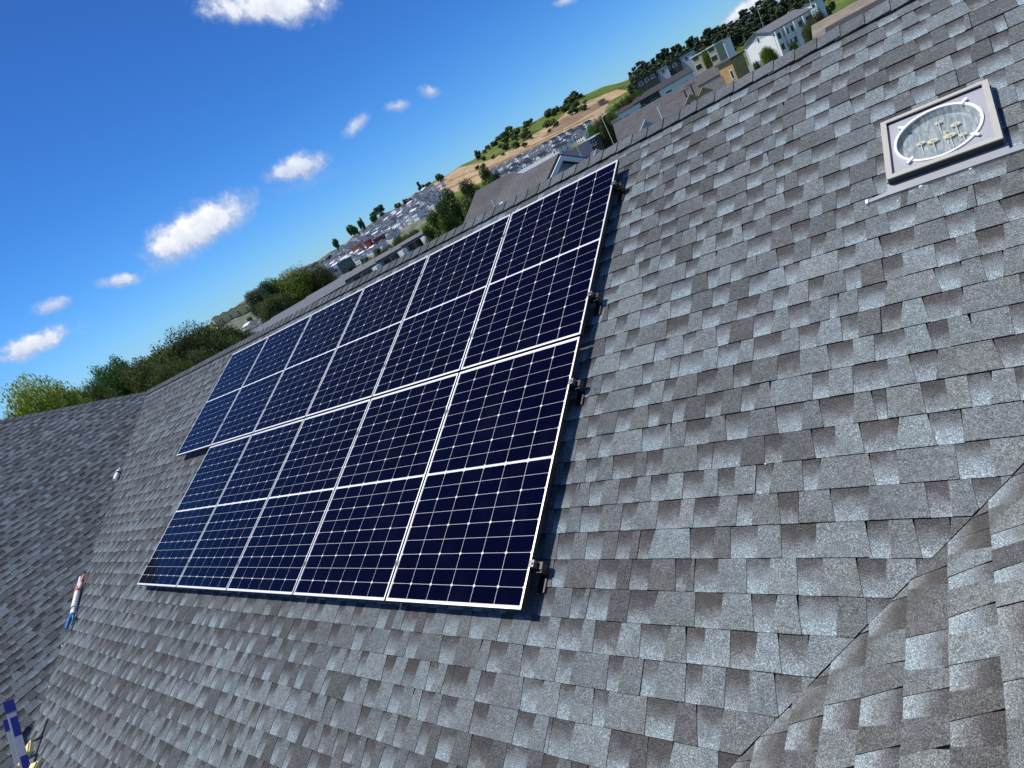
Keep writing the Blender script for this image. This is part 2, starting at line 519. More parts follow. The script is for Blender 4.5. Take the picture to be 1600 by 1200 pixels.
# rails with clamps
RAILV = [0.235, 1.375, PHT + GV + 0.335, PHT + GV + 1.44]
RL = ['black mounting rail lowest under the lower row of panels', 'black mounting rail under the lower row just below the middle gap',
      'black mounting rail under the upper row just above the middle gap', 'black mounting rail highest, under the panels nearest the ridge']
for ri, v in enumerate(RAILV):
    n = 6 if ri > 1 else 5
    ul = -(n * PWD + (n - 1) * GU)
    root = empty('mounting_rail', mat=M_pv @ Matrix.Translation((0, v, 0)))
    tag(root, RL[ri], 'mounting rail', 'rails under the solar panels')
    mb = MB(); mb.box((ul - .03, -.02, -.068), (.055, .02, -.0305)); mb.build('rail', mat_blk, root)
    for x in np.arange(ul + .3, .05, 1.2):
        f = MB(); f.box((x - .02, -.034, -.106), (x + .02, -.021, -.045)); f.box((x - .03, -.11, -.1005), (x + .03, -.021, -.094))
        f.build('roof_foot', mat_blk, root)
    ft = MB(); ft.box((.015, -.034, -.106), (.05, -.021, -.04)); ft.box((.0, -.12, -.1), (.05, -.021, -.092)); ft.build('roof_foot', mat_blk, root)
    for x, d in ((0.0, 1), (ul, -1)):
        e = MB()
        xs = sorted((x - d * .008, x + d * .024)); e.box((xs[0], -.019, .0006), (xs[1], .019, .004))
        xs = sorted((x + d * .001, x + d * .005)); e.box((xs[0], -.019, -.03), (xs[1], .019, .0))
        xs = sorted((x + d * .02, x + d * .024)); e.box((xs[0], -.019, -.03), (xs[1], .019, .0))
        e.tube([(x + d * .012, 0, -.02), (x + d * .012, 0, .011)], .0065, 8)
        e.build('end_clamp', mat_galv, root)
    for i in range(1, n):
        x = -(i * PWD + (i - .5) * GU)
        e = MB(); e.box((x - .014, -.018, .0006), (x + .014, .018, .0035)); e.tube([(x, 0, -.02), (x, 0, .0095)], .006, 6)
        e.build('mid_clamp', mat_galv, root)

# ------------------------------------------------------------------ SKYLIGHT
sk = empty('skylight', mat=M_pv @ Matrix.Translation((2.0, 2.43, NR)) @ Matrix.Rotation(math.radians(-4.5) * 0, 4, 'Z'))
tag(sk, 'square beige framed tube skylight with a round opening, near the ridge', 'skylight')
mat_beige = plain('beige_powdercoat', (0.41, 0.40, 0.36), 0.5, var=.06, scale=10)
mat_flash = plain('folded_steel_flashing', (0.37, 0.375, 0.40), 0.35, metal=.25, var=.06, scale=6)
hx, hy, ht = 0.232, 0.226, 0.060
sfm = MB(); lp = 0.026
for (x0, y0, x1, y1) in ((-hx, -hy, hx, -hy + lp), (-hx, hy - lp * .8, hx, hy), (-hx, -hy + lp, -hx + lp, hy - lp * .8), (hx - lp, -hy + lp, hx, hy - lp * .8)):
    sfm.box((x0, y0, ht - .007), (x1, y1, ht))
sfm.build('frame', mat_beige, sk)
cb = MB()
ci = .002
for (x0, y0, x1, y1) in ((-hx + ci, -hy + ci, hx - ci, -hy + ci + .01), (-hx + ci, hy - ci - .01, hx - ci, hy - ci), (-hx + ci, -hy + ci + .01, -hx + ci + .01, hy - ci - .01), (hx - ci - .01, -hy + ci + .01, hx - ci, hy - ci - .01)):
    cb.box((x0, y0, .0), (x1, y1, ht - .0075))
cb.build('curb', plain('curb_black', (0.02, 0.02, 0.02), .6), sk)
# tray with round hole
mat_tray = plain('lavender_grey_tray', (0.35, 0.365, 0.43), 0.45)
tr = MB(); tz = ht - .019; rx = 0.176; N_ = 48
ox, oy = hx - .02, hy - .02


def sqr(a):
    c, s = math.cos(a), math.sin(a); k_ = 1 / max(abs(c), abs(s)); return (c * k_ * ox, s * k_ * oy)


for i in range(N_):
    a0, a1 = 2 * PI * i / N_, 2 * PI * (i + 1) / N_
    p, q = sqr(a0), sqr(a1)
    tr.poly([(rx * math.cos(a0), rx * math.sin(a0), tz), (*p, tz), (*q, tz), (rx * math.cos(a1), rx * math.sin(a1), tz)])
tr.build('tray', mat_tray, sk)
mat_white = plain('white_plastic', (0.8, 0.83, 0.86), .4)
rg = MB()
for i in range(N_):
    a0, a1 = 2 * PI * i / N_, 2 * PI * (i + 1) / N_
    prof = [(rx - .002, tz - .01), (rx - .001, tz + .008), (rx + .010, tz + .009), (rx + .012, tz + .0005)]
    for (r0, z0), (r1, z1) in zip(prof, prof[1:]):
        rg.poly([(r0 * math.cos(a0), r0 * math.sin(a0), z0), (r1 * math.cos(a0), r1 * math.sin(a0), z1), (r1 * math.cos(a1), r1 * math.sin(a1), z1), (r0 * math.cos(a1), r0 * math.sin(a1), z0)][::-1])
rg.build('ring', mat_white, sk)
for a in (48, 138, 228, 318):
    a = math.radians(a); c, s = math.cos(a), math.sin(a)
    t_ = MB(); t_.obox(((rx + .012) * c, (rx + .012) * s, tz + .012), (.020 * c, .020 * s, 0), (-.007 * s, .007 * c, 0), (0, 0, .003)); t_.build('clip', mat_white, sk)
# mirror tube: reflection streaks in its colour, reflected glints modelled as flower shapes
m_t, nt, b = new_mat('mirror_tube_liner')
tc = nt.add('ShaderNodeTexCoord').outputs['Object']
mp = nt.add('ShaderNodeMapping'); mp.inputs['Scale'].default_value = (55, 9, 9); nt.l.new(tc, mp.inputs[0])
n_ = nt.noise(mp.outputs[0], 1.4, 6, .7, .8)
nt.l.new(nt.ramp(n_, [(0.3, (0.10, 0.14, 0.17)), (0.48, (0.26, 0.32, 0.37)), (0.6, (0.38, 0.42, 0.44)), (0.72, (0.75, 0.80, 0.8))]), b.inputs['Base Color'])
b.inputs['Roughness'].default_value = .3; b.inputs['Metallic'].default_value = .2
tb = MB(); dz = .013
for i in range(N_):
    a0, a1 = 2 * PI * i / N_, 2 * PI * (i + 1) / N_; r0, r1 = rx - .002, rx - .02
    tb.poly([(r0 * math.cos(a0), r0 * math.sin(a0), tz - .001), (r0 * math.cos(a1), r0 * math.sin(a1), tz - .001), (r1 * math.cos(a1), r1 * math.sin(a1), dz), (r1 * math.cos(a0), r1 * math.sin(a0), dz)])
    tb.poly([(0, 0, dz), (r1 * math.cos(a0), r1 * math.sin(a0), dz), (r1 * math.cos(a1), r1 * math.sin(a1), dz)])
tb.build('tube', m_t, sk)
m_glint = plain('cream_glint', (0.56, 0.53, 0.40), .6); m_core = plain('ochre_glint_core', (0.50, 0.38, 0.20), .7); m_streak = plain('pale_glint_streak', (0.45, 0.52, 0.45), .6)
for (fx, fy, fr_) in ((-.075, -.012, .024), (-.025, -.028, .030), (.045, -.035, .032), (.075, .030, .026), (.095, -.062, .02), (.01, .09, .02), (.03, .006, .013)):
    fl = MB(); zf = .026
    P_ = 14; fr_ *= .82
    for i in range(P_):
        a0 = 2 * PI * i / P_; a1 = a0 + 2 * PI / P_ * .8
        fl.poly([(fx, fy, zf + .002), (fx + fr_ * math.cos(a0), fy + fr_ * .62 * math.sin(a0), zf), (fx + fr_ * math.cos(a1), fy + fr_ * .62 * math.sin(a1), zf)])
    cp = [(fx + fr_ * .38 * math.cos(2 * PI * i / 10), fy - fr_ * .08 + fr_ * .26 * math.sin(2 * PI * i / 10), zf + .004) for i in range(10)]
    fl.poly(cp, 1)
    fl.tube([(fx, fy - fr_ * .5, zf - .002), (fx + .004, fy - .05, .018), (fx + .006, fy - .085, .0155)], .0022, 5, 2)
    fl.build('glint_shape', [m_glint, m_core, m_streak], sk)
# clear pane
m_gl, nt, b = new_mat('clear_pane')
b.inputs['Base Color'].default_value = (0.95, 0.98, 1, 1); b.inputs['Roughness'].default_value = .01; b.inputs['Transmission Weight'].default_value = 1; b.inputs['IOR'].default_value = 1.15
# thin architectural glass: transparent with a little mirror
nt.n.clear(); out = nt.add('ShaderNodeOutputMaterial'); mx_ = nt.add('ShaderNodeMixShader'); tr_ = nt.add('ShaderNodeBsdfTransparent'); gs = nt.add('ShaderNodeBsdfGlossy'); gs.inputs['Roughness'].default_value = .02
fz = nt.add('ShaderNodeFresnel'); fz.inputs['IOR'].default_value = 1.45
nt.l.new(fz.outputs[0], mx_.inputs[0]); nt.l.new(tr_.outputs[0], mx_.inputs[1]); nt.l.new(gs.outputs[0], mx_.inputs[2]); nt.l.new(mx_.outputs[0], out.inputs[0])
pn = MB(); pn.poly([(-ox, -oy, ht - .0075), (ox, -oy, ht - .0075), (ox, oy, ht - .0075), (-ox, oy, ht - .0075)]); pn.build('pane', m_gl, sk)
fs = MB()
z = .0105
yb0, yb1 = -hy - .058, -hy + .012
fs.poly([(-hx - .01, yb0, z), (hx + .012, yb0 , z), (hx + .012, yb1, z + .006), (-hx - .01, yb1, z + .006)])
fs.poly([(-hx - .105, yb0 - .006, z), (-hx - .0095, yb0 , z), (-hx - .0095, yb0 + .03, z + .002), (-hx - .105, yb0 + .012, z)])
fs.poly([(hx + .0115, yb0, z), (hx + .30, yb0 - .004, z), (hx + .30, yb0 + .022, z), (hx + .0115, yb0 + .028, z + .002)])
fs.poly([(-hx - .105, yb0 - .006, z), (-hx - .105, yb0 - .006, z - .009), (hx + .3, yb0 - .004, z - .009), (hx + .3, yb0 - .004, z)])
fs.build('flashing', mat_flash, sk)
for x in (-hx - .004, hx + .002):
    s_ = MB(); s_.box((x - .004, -hy + .02, -.002), (x + .006, hy - .0, .022)); s_.build('side_flashing', mat_flash, sk)
cap_ = MB(); cap_.box((-hx - .112, yb0 - .012, .003), (-hx - .1005, yb0 + .016, .016)); cap_.build('flashing_end', mat_white, sk)

# ------------------------------------------------------------------ small things on the roof
flakes = [(1432, 940, .010, 'white fleck on the right roof beside the valley line'), (1030 + 505, 803, .006, 'pale splinter on the dirty strip near the upper valley'), (1336, 1046, .006, 'cream pebble in the dirt of the right valley'),
          (1403, 284 + 30, .006, 'small white lump under the left end of the skylight flashing'), (1439, 291, .008, 'white lump under the middle of the skylight flashing'), (1517, 264, .008, 'white lump under the skylight flashing, towards its right end'),
          (1196, 725, .006, 'tiny white fleck on a course edge right of the panels'), (1340, 1016, .006, 'thin cream chip lying across the right valley shingles'),
          (97, 1009, .018, 'white scrap lying in the left valley'), (77, 1073, .014, 'small pale scrap lower in the left valley')]
mat_fleck = plain('dried_white_sealant', (0.75, 0.72, 0.62), .7)
for (x, y, r, lab) in flakes:
    q = onroof(x, y, NR + .004)
    mb = MB(); rnd = random.Random(int(x))
    ring = []
    for kz, (rr, zz) in enumerate(((1, -.4), (1.0, .3), (.55, .8))):
        ring.append([(r * rr * rnd.uniform(.6, 1.3) * math.cos(2 * PI * i / 7), r * rr * rnd.uniform(.4, .9) * math.sin(2 * PI * i / 7), r * zz * .6) for i in range(7)])
    for a_, b_ in zip(ring, ring[1:]):
        for i in range(7): mb.poly([a_[i], a_[(i + 1) % 7], b_[(i + 1) % 7], b_[i]])
    mb.poly(ring[-1])
    o = mb.build('roof_fleck', mat_fleck)
    o.matrix_world = M_pv @ Matrix.Translation((q[0], q[1], q[2]))
    tag(o, lab, 'fleck', 'flecks on the shingles')


def local_frame(p, q, up=None):
    """matrix with X from p to q, Z up-ish"""
    X = (q - p).normalized(); up = Vector(up or (0, -SA, CA)); Y = up.cross(X).normalized(); Z = X.cross(Y)
    return frame(p, X, Y, Z)


# sealant gun lying in the left valley (p = lower, blue end)
p = W(*onroof(108, 979, NR + .05)); q = W(*onroof(127, 901, NR + .05))
L = (q - p).length
g = empty('sealant_gun', mat=local_frame(p, q))
tag(g, 'white and pink sealant gun with blue handle lying in the left valley', 'sealant gun')
mat_pink = plain('faded_red_plastic', (0.55, 0.16, 0.14), .5); mat_blue = plain('bright_blue_plastic', (0.012, 0.16, 0.42), .4); mat_wp = plain('white_tube', (0.82, 0.81, 0.8), .4); mat_org = plain('orange_plastic', (0.7, 0.2, 0.06), .5)
mb = MB(); mb.tube([(L * .36, 0, 0), (L * .68, 0, 0)], L * .034, 14); mb.build('cartridge', mat_wp, g, True)
mb = MB(); mb.tube([(L * .12, .05, -.01), (L * 1.0, .012, .0)], L * .02, 10); mb.build('cradle', mat_wp, g, True)
mb = MB(); mb.tube([(L * .68, 0, 0), (L * .76, 0, .0)], [L * .045, L * .04], 12); mb.build('collar', mat_pink, g)
mb = MB(); mb.tube([(L * .75, -.01, 0), (L * .93, -.10, .01)], [L * .022, L * .012], 8); mb.build('nozzle', mat_org, g)
mb = MB(); mb.tube([(L * .7, -.02, 0), (L * .77, -.085, .01)], [L * .018, L * .015], 8); mb.build('spout', mat_wp, g)
mb = MB(); mb.tube([(L * .36, -.005, 0), (L * .22, -.012, .0)], L * .014, 8); mb.build('plunger', mat_wp, g)
mb = MB(); mb.tube([(L * .22, -.012, 0), (L * .12, .0, .015), (0, .04, .01)], [L * .03, L * .026, L * .022], 10); mb.build('handle', mat_blue, g, True)
mb = MB(); mb.tube([(L * .21, -.02, 0), (L * .12, -.05, .0), (L * .06, -.06, .0)], [L * .016, L * .014, L * .01], 8); mb.build('trigger', mat_blue, g, True)
# sealant tube
p = W(*onroof(180, 750, NR + .04)); q = W(*onroof(187, 731, NR + .04))
L = (q - p).length
g = empty('sealant_tube', mat=local_frame(p, q))
tag(g, 'small white sealant tube with a blue band, lying high in the left valley', 'sealant tube')
mb = MB(); mb.tube([(0, 0, 0), (L * .72, 0, 0)], L * .12, 12); mb.build('barrel', mat_wp, g, True)
mb = MB(); mb.tube([(L * .5, 0, 0), (L * .62, 0, 0)], L * .125, 12); mb.build('band', plain('navy_print', (.02, .03, .2), .5), g, True)
mb = MB(); mb.tube([(L * .72, 0, 0), (L * 1.0, 0, 0)], [L * .07, L * .03], 10); mb.build('nozzle', mat_wp, g, True)

# ladder whose head stands above the eave at the lower left corner
SUN = Vector((-.043, -.020, .100)).normalized()
m_lal = plain('ladder_aluminium', (0.55, 0.57, 0.6), .35, metal=.6); m_lbl = plain('ladder_blue', (0.010, 0.016, 0.19), .45)
sh = W(*onroof(73, 1130)); top = sh + SUN * .44
top = at(14, 1100, math.hypot(top.x - CW[0], top.y - CW[1]))
foot_dir = (at(44, 1215, math.hypot(top.x - CW[0], top.y - CW[1]) - .55) - top)
Xl0 = foot_dir.normalized()
side = min((Vector((math.cos(a_), math.sin(a_), 0)) for a_ in np.arange(2.0, 4.4, .02)), key=lambda s_: abs(proj(top + Xl0 * .3 + s_ * .38)[0] + 9 - proj(top + Xl0 * .3)[0]) + abs(proj(top + Xl0 * .3 + s_ * .38)[1] - proj(top + Xl0 * .3)[1]) * .3)
Xl = foot_dir.normalized()
lad = empty('ladder', mat=frame(top, Xl, (side - Xl * side.dot(Xl)).normalized(), Xl.cross((side - Xl * side.dot(Xl)).normalized())))
tag(lad, 'aluminium ladder with blue end caps and blue stickers at the lower left corner', 'ladder')
LL = 5.2
for s, nm in ((0, 'stile'), (.38, 'stile')):
    mb = MB(); mb.box((0, s - .014, -.038), (LL, s + .014, .038)); st = mb.build('stile', m_lal, lad)
    cp = MB(); cp.box((-.03, s - .019, -.045), (.10, s + .019, .045)); cp.build('end_cap', m_lbl, lad)
    for x0 in ((.17, .62) if s == 0 else ()):
        sb = MB(); sb.box((x0, s - .0155, -.024), (x0 + .22, s + .010, .0395)); sb.build('sticker', m_lbl, lad)
for i in range(17):
    x = .2 + i * .28
    mb = MB(); mb.tube([(x, .023, 0), (x, .357, 0)], .016, 10); mb.build('rung', m_lal, lad)
# yellow offcuts by the ladder
mat_yel = plain('cream_foam', (0.75, 0.62, 0.3), .8)
for (x, y, a, lab) in ((49, 1169, .09, 'cream offcut uppermost beside the ladder foot of the valley'), (41, 1186, .07, 'cream offcut between the blue ladder and its shadow'), (57, 1197, .09, 'cream offcut at the very bottom edge by the ladder')):
    q = onroof(x, y, NR + .01)
    mb = MB(); mb.box((-a, -.03, -.008), (a, .03, .03)); mb.box((-a * .6, -.0295, .0305), (a * .9, .02, .045))
    o = mb.build('foam_offcut', mat_yel); o.matrix_world = M_pv @ Matrix.Translation((q[0], q[1], q[2])) @ Matrix.Rotation(.9 + x * .1, 4, 'Z')
    tag(o, lab, 'offcut', 'cream offcuts by the ladder')

# =====================================================================  THE LAND
ELT = np.array([(-180, .6), (-60, -.2), (-20, -.4), (0, -.5), (4, -.3), (7, 0.1), (10, .3), (13, .45), (15, .75), (20, 1.05), (22.5, 1.65), (26, 2.1), (28.6, 2.25), (32, 2.5), (36, 2.25), (39.5, 2.0),
                (42, 2.1), (45, 1.85), (49, 1.5), (53, 1.2), (57, 1.35), (62, 1.15), (70, .9), (80, .8), (120, .6), (180, .6)])
D0, D1 = 235.0, 900.0


def elmax(az): return np.interp(az, ELT[:, 0], ELT[:, 1])


def terr(x, y):
    dx, dy = np.asarray(x) - CW[0], np.asarray(y) - CW[1]
    d = np.hypot(dx, dy); az = np.degrees(np.arctan2(-dx, dy))
    e0 = -3.4
    t = np.clip((d - D0) / (D1 - D0), 0, 1)
    bump = 0.10 * np.sin(az * .9 + d * .011) + 0.06 * np.sin(az * 2.3 - d * .017)
    el = e0 + (elmax(az) - e0) * (t ** 0.92) + bump * t
    zf = CW[2] + d * np.tan(np.radians(el))
    z240 = CW[2] + D0 * math.tan(math.radians(e0))
    tn = np.clip((d - 22) / (D0 - 22), 0, 1)
    zn = -6.2 + (z240 + 6.2) * (tn * tn * (3 - 2 * tn))
    z = np.where(d < D0, zn, zf)
    return np.where(d > D1, z - (d - D1) * .06, z)


def hit(px, py, dmin=60):
    r = ray(px, py); h = math.hypot(r[0], r[1]); prev = None
    for d in np.arange(dmin, 905, 3.0):
        P = CW + r * (d / h)
        if P[2] <= terr(P[0], P[1]): return Vector((P[0], P[1], float(terr(P[0], P[1]))))
    P = CW + r * (890 / h)
    return Vector((P[0], P[1], float(terr(P[0], P[1]))))


def inpoly(px, py, poly):
    r = np.zeros(px.shape, bool); n = len(poly); j = n - 1
    for i in range(n):
        xi, yi = poly[i]; xj, yj = poly[j]
        c = ((yi > py) != (yj > py)) & (px < (xj - xi) * (py - yi) / (yj - yi + 1e-9) + xi)
        r ^= c; j = i
    return r


def land():
    azs = np.concatenate([np.arange(-8, 92, .22), np.arange(92, 352, 4.0)])
    ds = np.concatenate([[0.5], np.arange(10, 235, 9.0), np.arange(235, 905, 3.2), [915, 960, 1100, 1500, 2600, 6000]])
    A, Dm = np.meshgrid(np.radians(azs), ds, indexing='ij')
    X = CW[0] - np.sin(A) * Dm; Y = CW[1] + np.cos(A) * Dm; Z = terr(X, Y)
    na, nd = A.shape
    V = np.stack([X, Y, Z], -1).reshape(-1, 3)
    idx = np.arange(na * nd).reshape(na, nd)
    a0 = idx; a1 = np.roll(idx, -1, axis=0)
    fc = np.stack([a0[:, :-1], a1[:, :-1], a1[:, 1:], a0[:, 1:]], -1).reshape(-1, 4)
    me = bpy.data.meshes.new('ground')
    me.from_pydata([], [], [])
    me.vertices.add(len(V)); me.vertices.foreach_set('co', V.ravel().astype(np.float32))
    me.loops.add(len(fc) * 4); me.loops.foreach_set('vertex_index', fc.ravel().astype(np.int32))
    me.polygons.add(len(fc)); me.polygons.foreach_set('loop_start', np.arange(0, len(fc) * 4, 4, dtype=np.int32)); me.polygons.foreach_set('loop_total', np.full(len(fc), 4, dtype=np.int32))
    # what covers the ground where: R bare soil, G built-up / paved, B dark worked earth
    c = (V - CW) @ RW_.T
    ok = c[:, 2] > 1
    px = np.where(ok, c[:, 0] / np.where(ok, c[:, 2], 1) * F + 800, -9999); py = np.where(ok, c[:, 1] / np.where(ok, c[:, 2], 1) * F + 600, -9999)
    dd = np.hypot(V[:, 0] - CW[0], V[:, 1] - CW[1])
    far = dd > 200
    soil = inpoly(px, py, [(640, 312), (668, 292), (696, 276), (716, 262), (760, 252), (806, 231), (830, 212), (870, 189), (890, 171), (920, 158), (962, 140), (984, 141), (952, 158), (936, 194), (908, 214), (868, 232), (820, 256), (780, 272), (740, 290), (680, 312), (640, 332)])
    soil |= inpoly(px, py, [(985, 155), (1012, 133), (1045, 118), (1078, 100), (1085, 106), (1040, 130), (1000, 153)])
    soil |= inpoly(px, py, [(930, 225), (960, 200), (965, 208), (940, 232)])
    dark = inpoly(px, py, [(932, 160), (942, 153), (953, 159), (940, 167)])
    brown = inpoly(px, py, [(870, 190), (932, 161), (940, 167), (878, 203), (846, 216)])
    for (xa, ya, xb, yb__, wd_) in ((650, 318, 800, 246, 2.2), (760, 262, 905, 196, 2.4), (820, 232, 930, 178, 2.0), (700, 282, 760, 258, 1.6)):
        brown |= inpoly(px, py, [(xa, ya), (xb, yb__), (xb + 1, yb__ + wd_), (xa + 1, ya + wd_)])
    built = inpoly(px, py, [(330, 470), (480, 395), (560, 352), (600, 325), (660, 296), (690, 300), (700, 320), (660, 352), (600, 395), (540, 430), (480, 470), (330, 540)])
    built |= inpoly(px, py, [(765, 268), (920, 192), (930, 205), (880, 240), (800, 285), (760, 300)])
    cols = np.zeros((len(V), 4), np.float32); cols[:, 3] = 1
    cols[:, 0] = soil & far; cols[:, 1] = built & far; cols[:, 2] = np.where(dark & far, 1.0, np.where(brown & far, .5, 0))
    ca_ = me.color_attributes.new('Cover', 'FLOAT_COLOR', 'POINT'); ca_.data.foreach_set('color', cols.ravel())
    me.polygons.foreach_set('use_smooth', [True] * len(fc))
    me.update(); me.validate()
    m, nt, b = new_mat('hillside_cover')
    tc = nt.add('ShaderNodeTexCoord').outputs['Object']
    n1 = nt.noise(tc, .02, 6, .65); n2 = nt.noise(tc, .12, 5, .6); n3 = nt.noise(tc, .6, 4, .6)
    grass = nt.ramp(n1, [(0.34, (0.03, 0.05, 0.014)), (0.46, (0.085, 0.125, 0.024)), (0.6, (0.13, 0.155, 0.040)), (0.75, (0.18, 0.165, 0.07))])
    grass = nt.mix(1.0, grass, nt.ramp(n3, [(0.3, (.6, .6, .6)), (.7, (1.3, 1.3, 1.3))]), 'MULTIPLY')
    soil_ = nt.ramp(n2, [(0.3, (0.22, 0.15, 0.085)), (0.5, (0.36, 0.26, 0.155)), (0.7, (0.44, 0.35, 0.23))])
    blt = nt.ramp(n2, [(0.35, (0.06, 0.085, 0.035)), (0.55, (0.15, 0.15, 0.125)), (0.7, (0.28, 0.265, 0.24))])
    at_ = nt.add('ShaderNodeAttribute', attribute_name='Cover'); sp = nt.add('ShaderNodeSeparateColor'); nt.l.new(at_.outputs['Color'], sp.inputs[0])
    col = nt.mix(sp.outputs[0], grass, soil_); col = nt.mix(sp.outputs[1], col, blt)
    col = nt.mix(sp.outputs[2], col, (0.045, 0.036, 0.034))
    nt.l.new(col, b.inputs['Base Color']); b.inputs['Roughness'].default_value = .95; b.inputs['Specular IOR Level'].default_value = .1
    me.materials.append(m)
    o = bpy.data.objects.new('ground', me); COL.objects.link(o); tag(o, kind='structure')


land()

# ------------------------------------------------------------------ building materials
def metal_roof(name, col, pitch_=.45, rough=.45):
    m, nt, b = new_mat(name)
    tc = nt.add('ShaderNodeTexCoord').outputs['Object']; sx = nt.add('ShaderNodeSeparateXYZ'); nt.l.new(tc, sx.inputs[0])
    fr = nt.math('FRACT', nt.math('DIVIDE', sx.outputs[0], pitch_))
    rib = nt.math('LESS_THAN', fr, .12)
    n = nt.noise(tc, .7, 4)
    base = nt.ramp(n, [(0.3, tuple(c * .88 for c in col)), (.7, tuple(c * 1.1 for c in col))])
    nt.l.new(nt.mix(nt.math('MULTIPLY', rib, .35), base, tuple(c * .5 for c in col)), b.inputs['Base Color'])
    b.inputs['Roughness'].default_value = rough
    bp = nt.add('ShaderNodeBump'); bp.inputs['Distance'].default_value = .04; bp.inputs['Strength'].default_value = .8
    nt.l.new(rib, bp.inputs['Height']); nt.l.new(bp.outputs[0], b.inputs['Normal'])
    return m


def tile_roof(name, col, ex=.17):
    m, nt, b = new_mat(name)
    tc = nt.add('ShaderNodeTexCoord').outputs['Object']
    bk_ = nt.add('ShaderNodeTexBrick'); nt.l.new(tc, bk_.inputs['Vector'])
    bk_.inputs['Scale'].default_value = 1; bk_.inputs['Brick Width'].default_value = ex; bk_.inputs['Row Height'].default_value = ex * .6; bk_.inputs['Mortar Size'].default_value = .02
    bk_.inputs['Color1'].default_value = (*[c * .8 for c in col], 1); bk_.inputs['Color2'].default_value = (*[c * 1.12 for c in col], 1); bk_.inputs['Mortar'].default_value = (*[c * .7 for c in col], 1)
    n = nt.noise(tc, 1.3, 5)
    nt.l.new(nt.mix(1.0, bk_.outputs[0], nt.ramp(n, [(.3, (.75, .75, .75)), (.7, (1.2, 1.2, 1.2))]), 'MULTIPLY'), b.inputs['Base Color'])
    b.inputs['Roughness'].default_value = .8
    return m


def weatherboard(name, col, ex=.18):
    m, nt, b = new_mat(name)
    tc = nt.add('ShaderNodeTexCoord').outputs['Object']; sx = nt.add('ShaderNodeSeparateXYZ'); nt.l.new(tc, sx.inputs[0])
    fr = nt.math('FRACT', nt.math('DIVIDE', sx.outputs[2], ex))
    base = nt.ramp(nt.noise(tc, .8, 4), [(.3, tuple(c * .92 for c in col)), (.7, tuple(min(1, c * 1.05) for c in col))])
    nt.l.new(nt.mix(nt.math('MULTIPLY', nt.math('LESS_THAN', fr, .12), .3), base, tuple(c * .5 for c in col)), b.inputs['Base Color'])
    b.inputs['Roughness'].default_value = .6
    return m


m_glass, nt, b = new_mat('window_glass')
b.inputs['Base Color'].default_value = (.02, .028, .04, 1); b.inputs['Roughness'].default_value = .06; b.inputs['Specular IOR Level'].default_value = .9
RF_SLATE = tile_roof('slate_grey_shingle_roof', (.085, .085, .09)); RF_DARK = tile_roof('charcoal_tile_roof', (.035, .036, .042)); RF_NAVY = metal_roof('navy_metal_roof', (.022, .03, .06), .6)
RF_GREY = metal_roof('grey_metal_roof', (.15, .15, .155)); RF_LIGHT = metal_roof('light_metal_roof', (.36, .37, .39), .6); RF_TAN = tile_roof('tan_roof', (.24, .2, .155))
WL_WHITE = weatherboard('white_weatherboard', (.86, .86, .86)); WL_CREAM = weatherboard('cream_render', (.78, .62, .32), .5); WL_GREY = weatherboard('grey_render', (.3, .31, .33), .4); WL_LAV = weatherboard('pale_blue_board', (.45, .47, .56))
WL_OCHRE = plain('ochre_plywood', (.5, .31, .13), .7, var=.15, scale=1.2); WL_BRICK = plain('red_brown_cladding', (.16, .05, .04), .8, var=.2); WL_ORANGE = plain('orange_cladding', (.48, .13, .03), .7, var=.1); WL_RED = plain('red_cladding', (.55, .05, .05), .6, var=.1)
WL_TEAL = plain('teal_glazed_wall', (.06, .12, .14), .25, var=.2, scale=.5); WL_DARK = plain('dark_cladding', (.035, .035, .04), .6, var=.2); TRIM = plain('white_trim', (.8, .8, .8), .5)
WL_BEIGE = plain('beige_render', (.42, .38, .26), .8, var=.08)


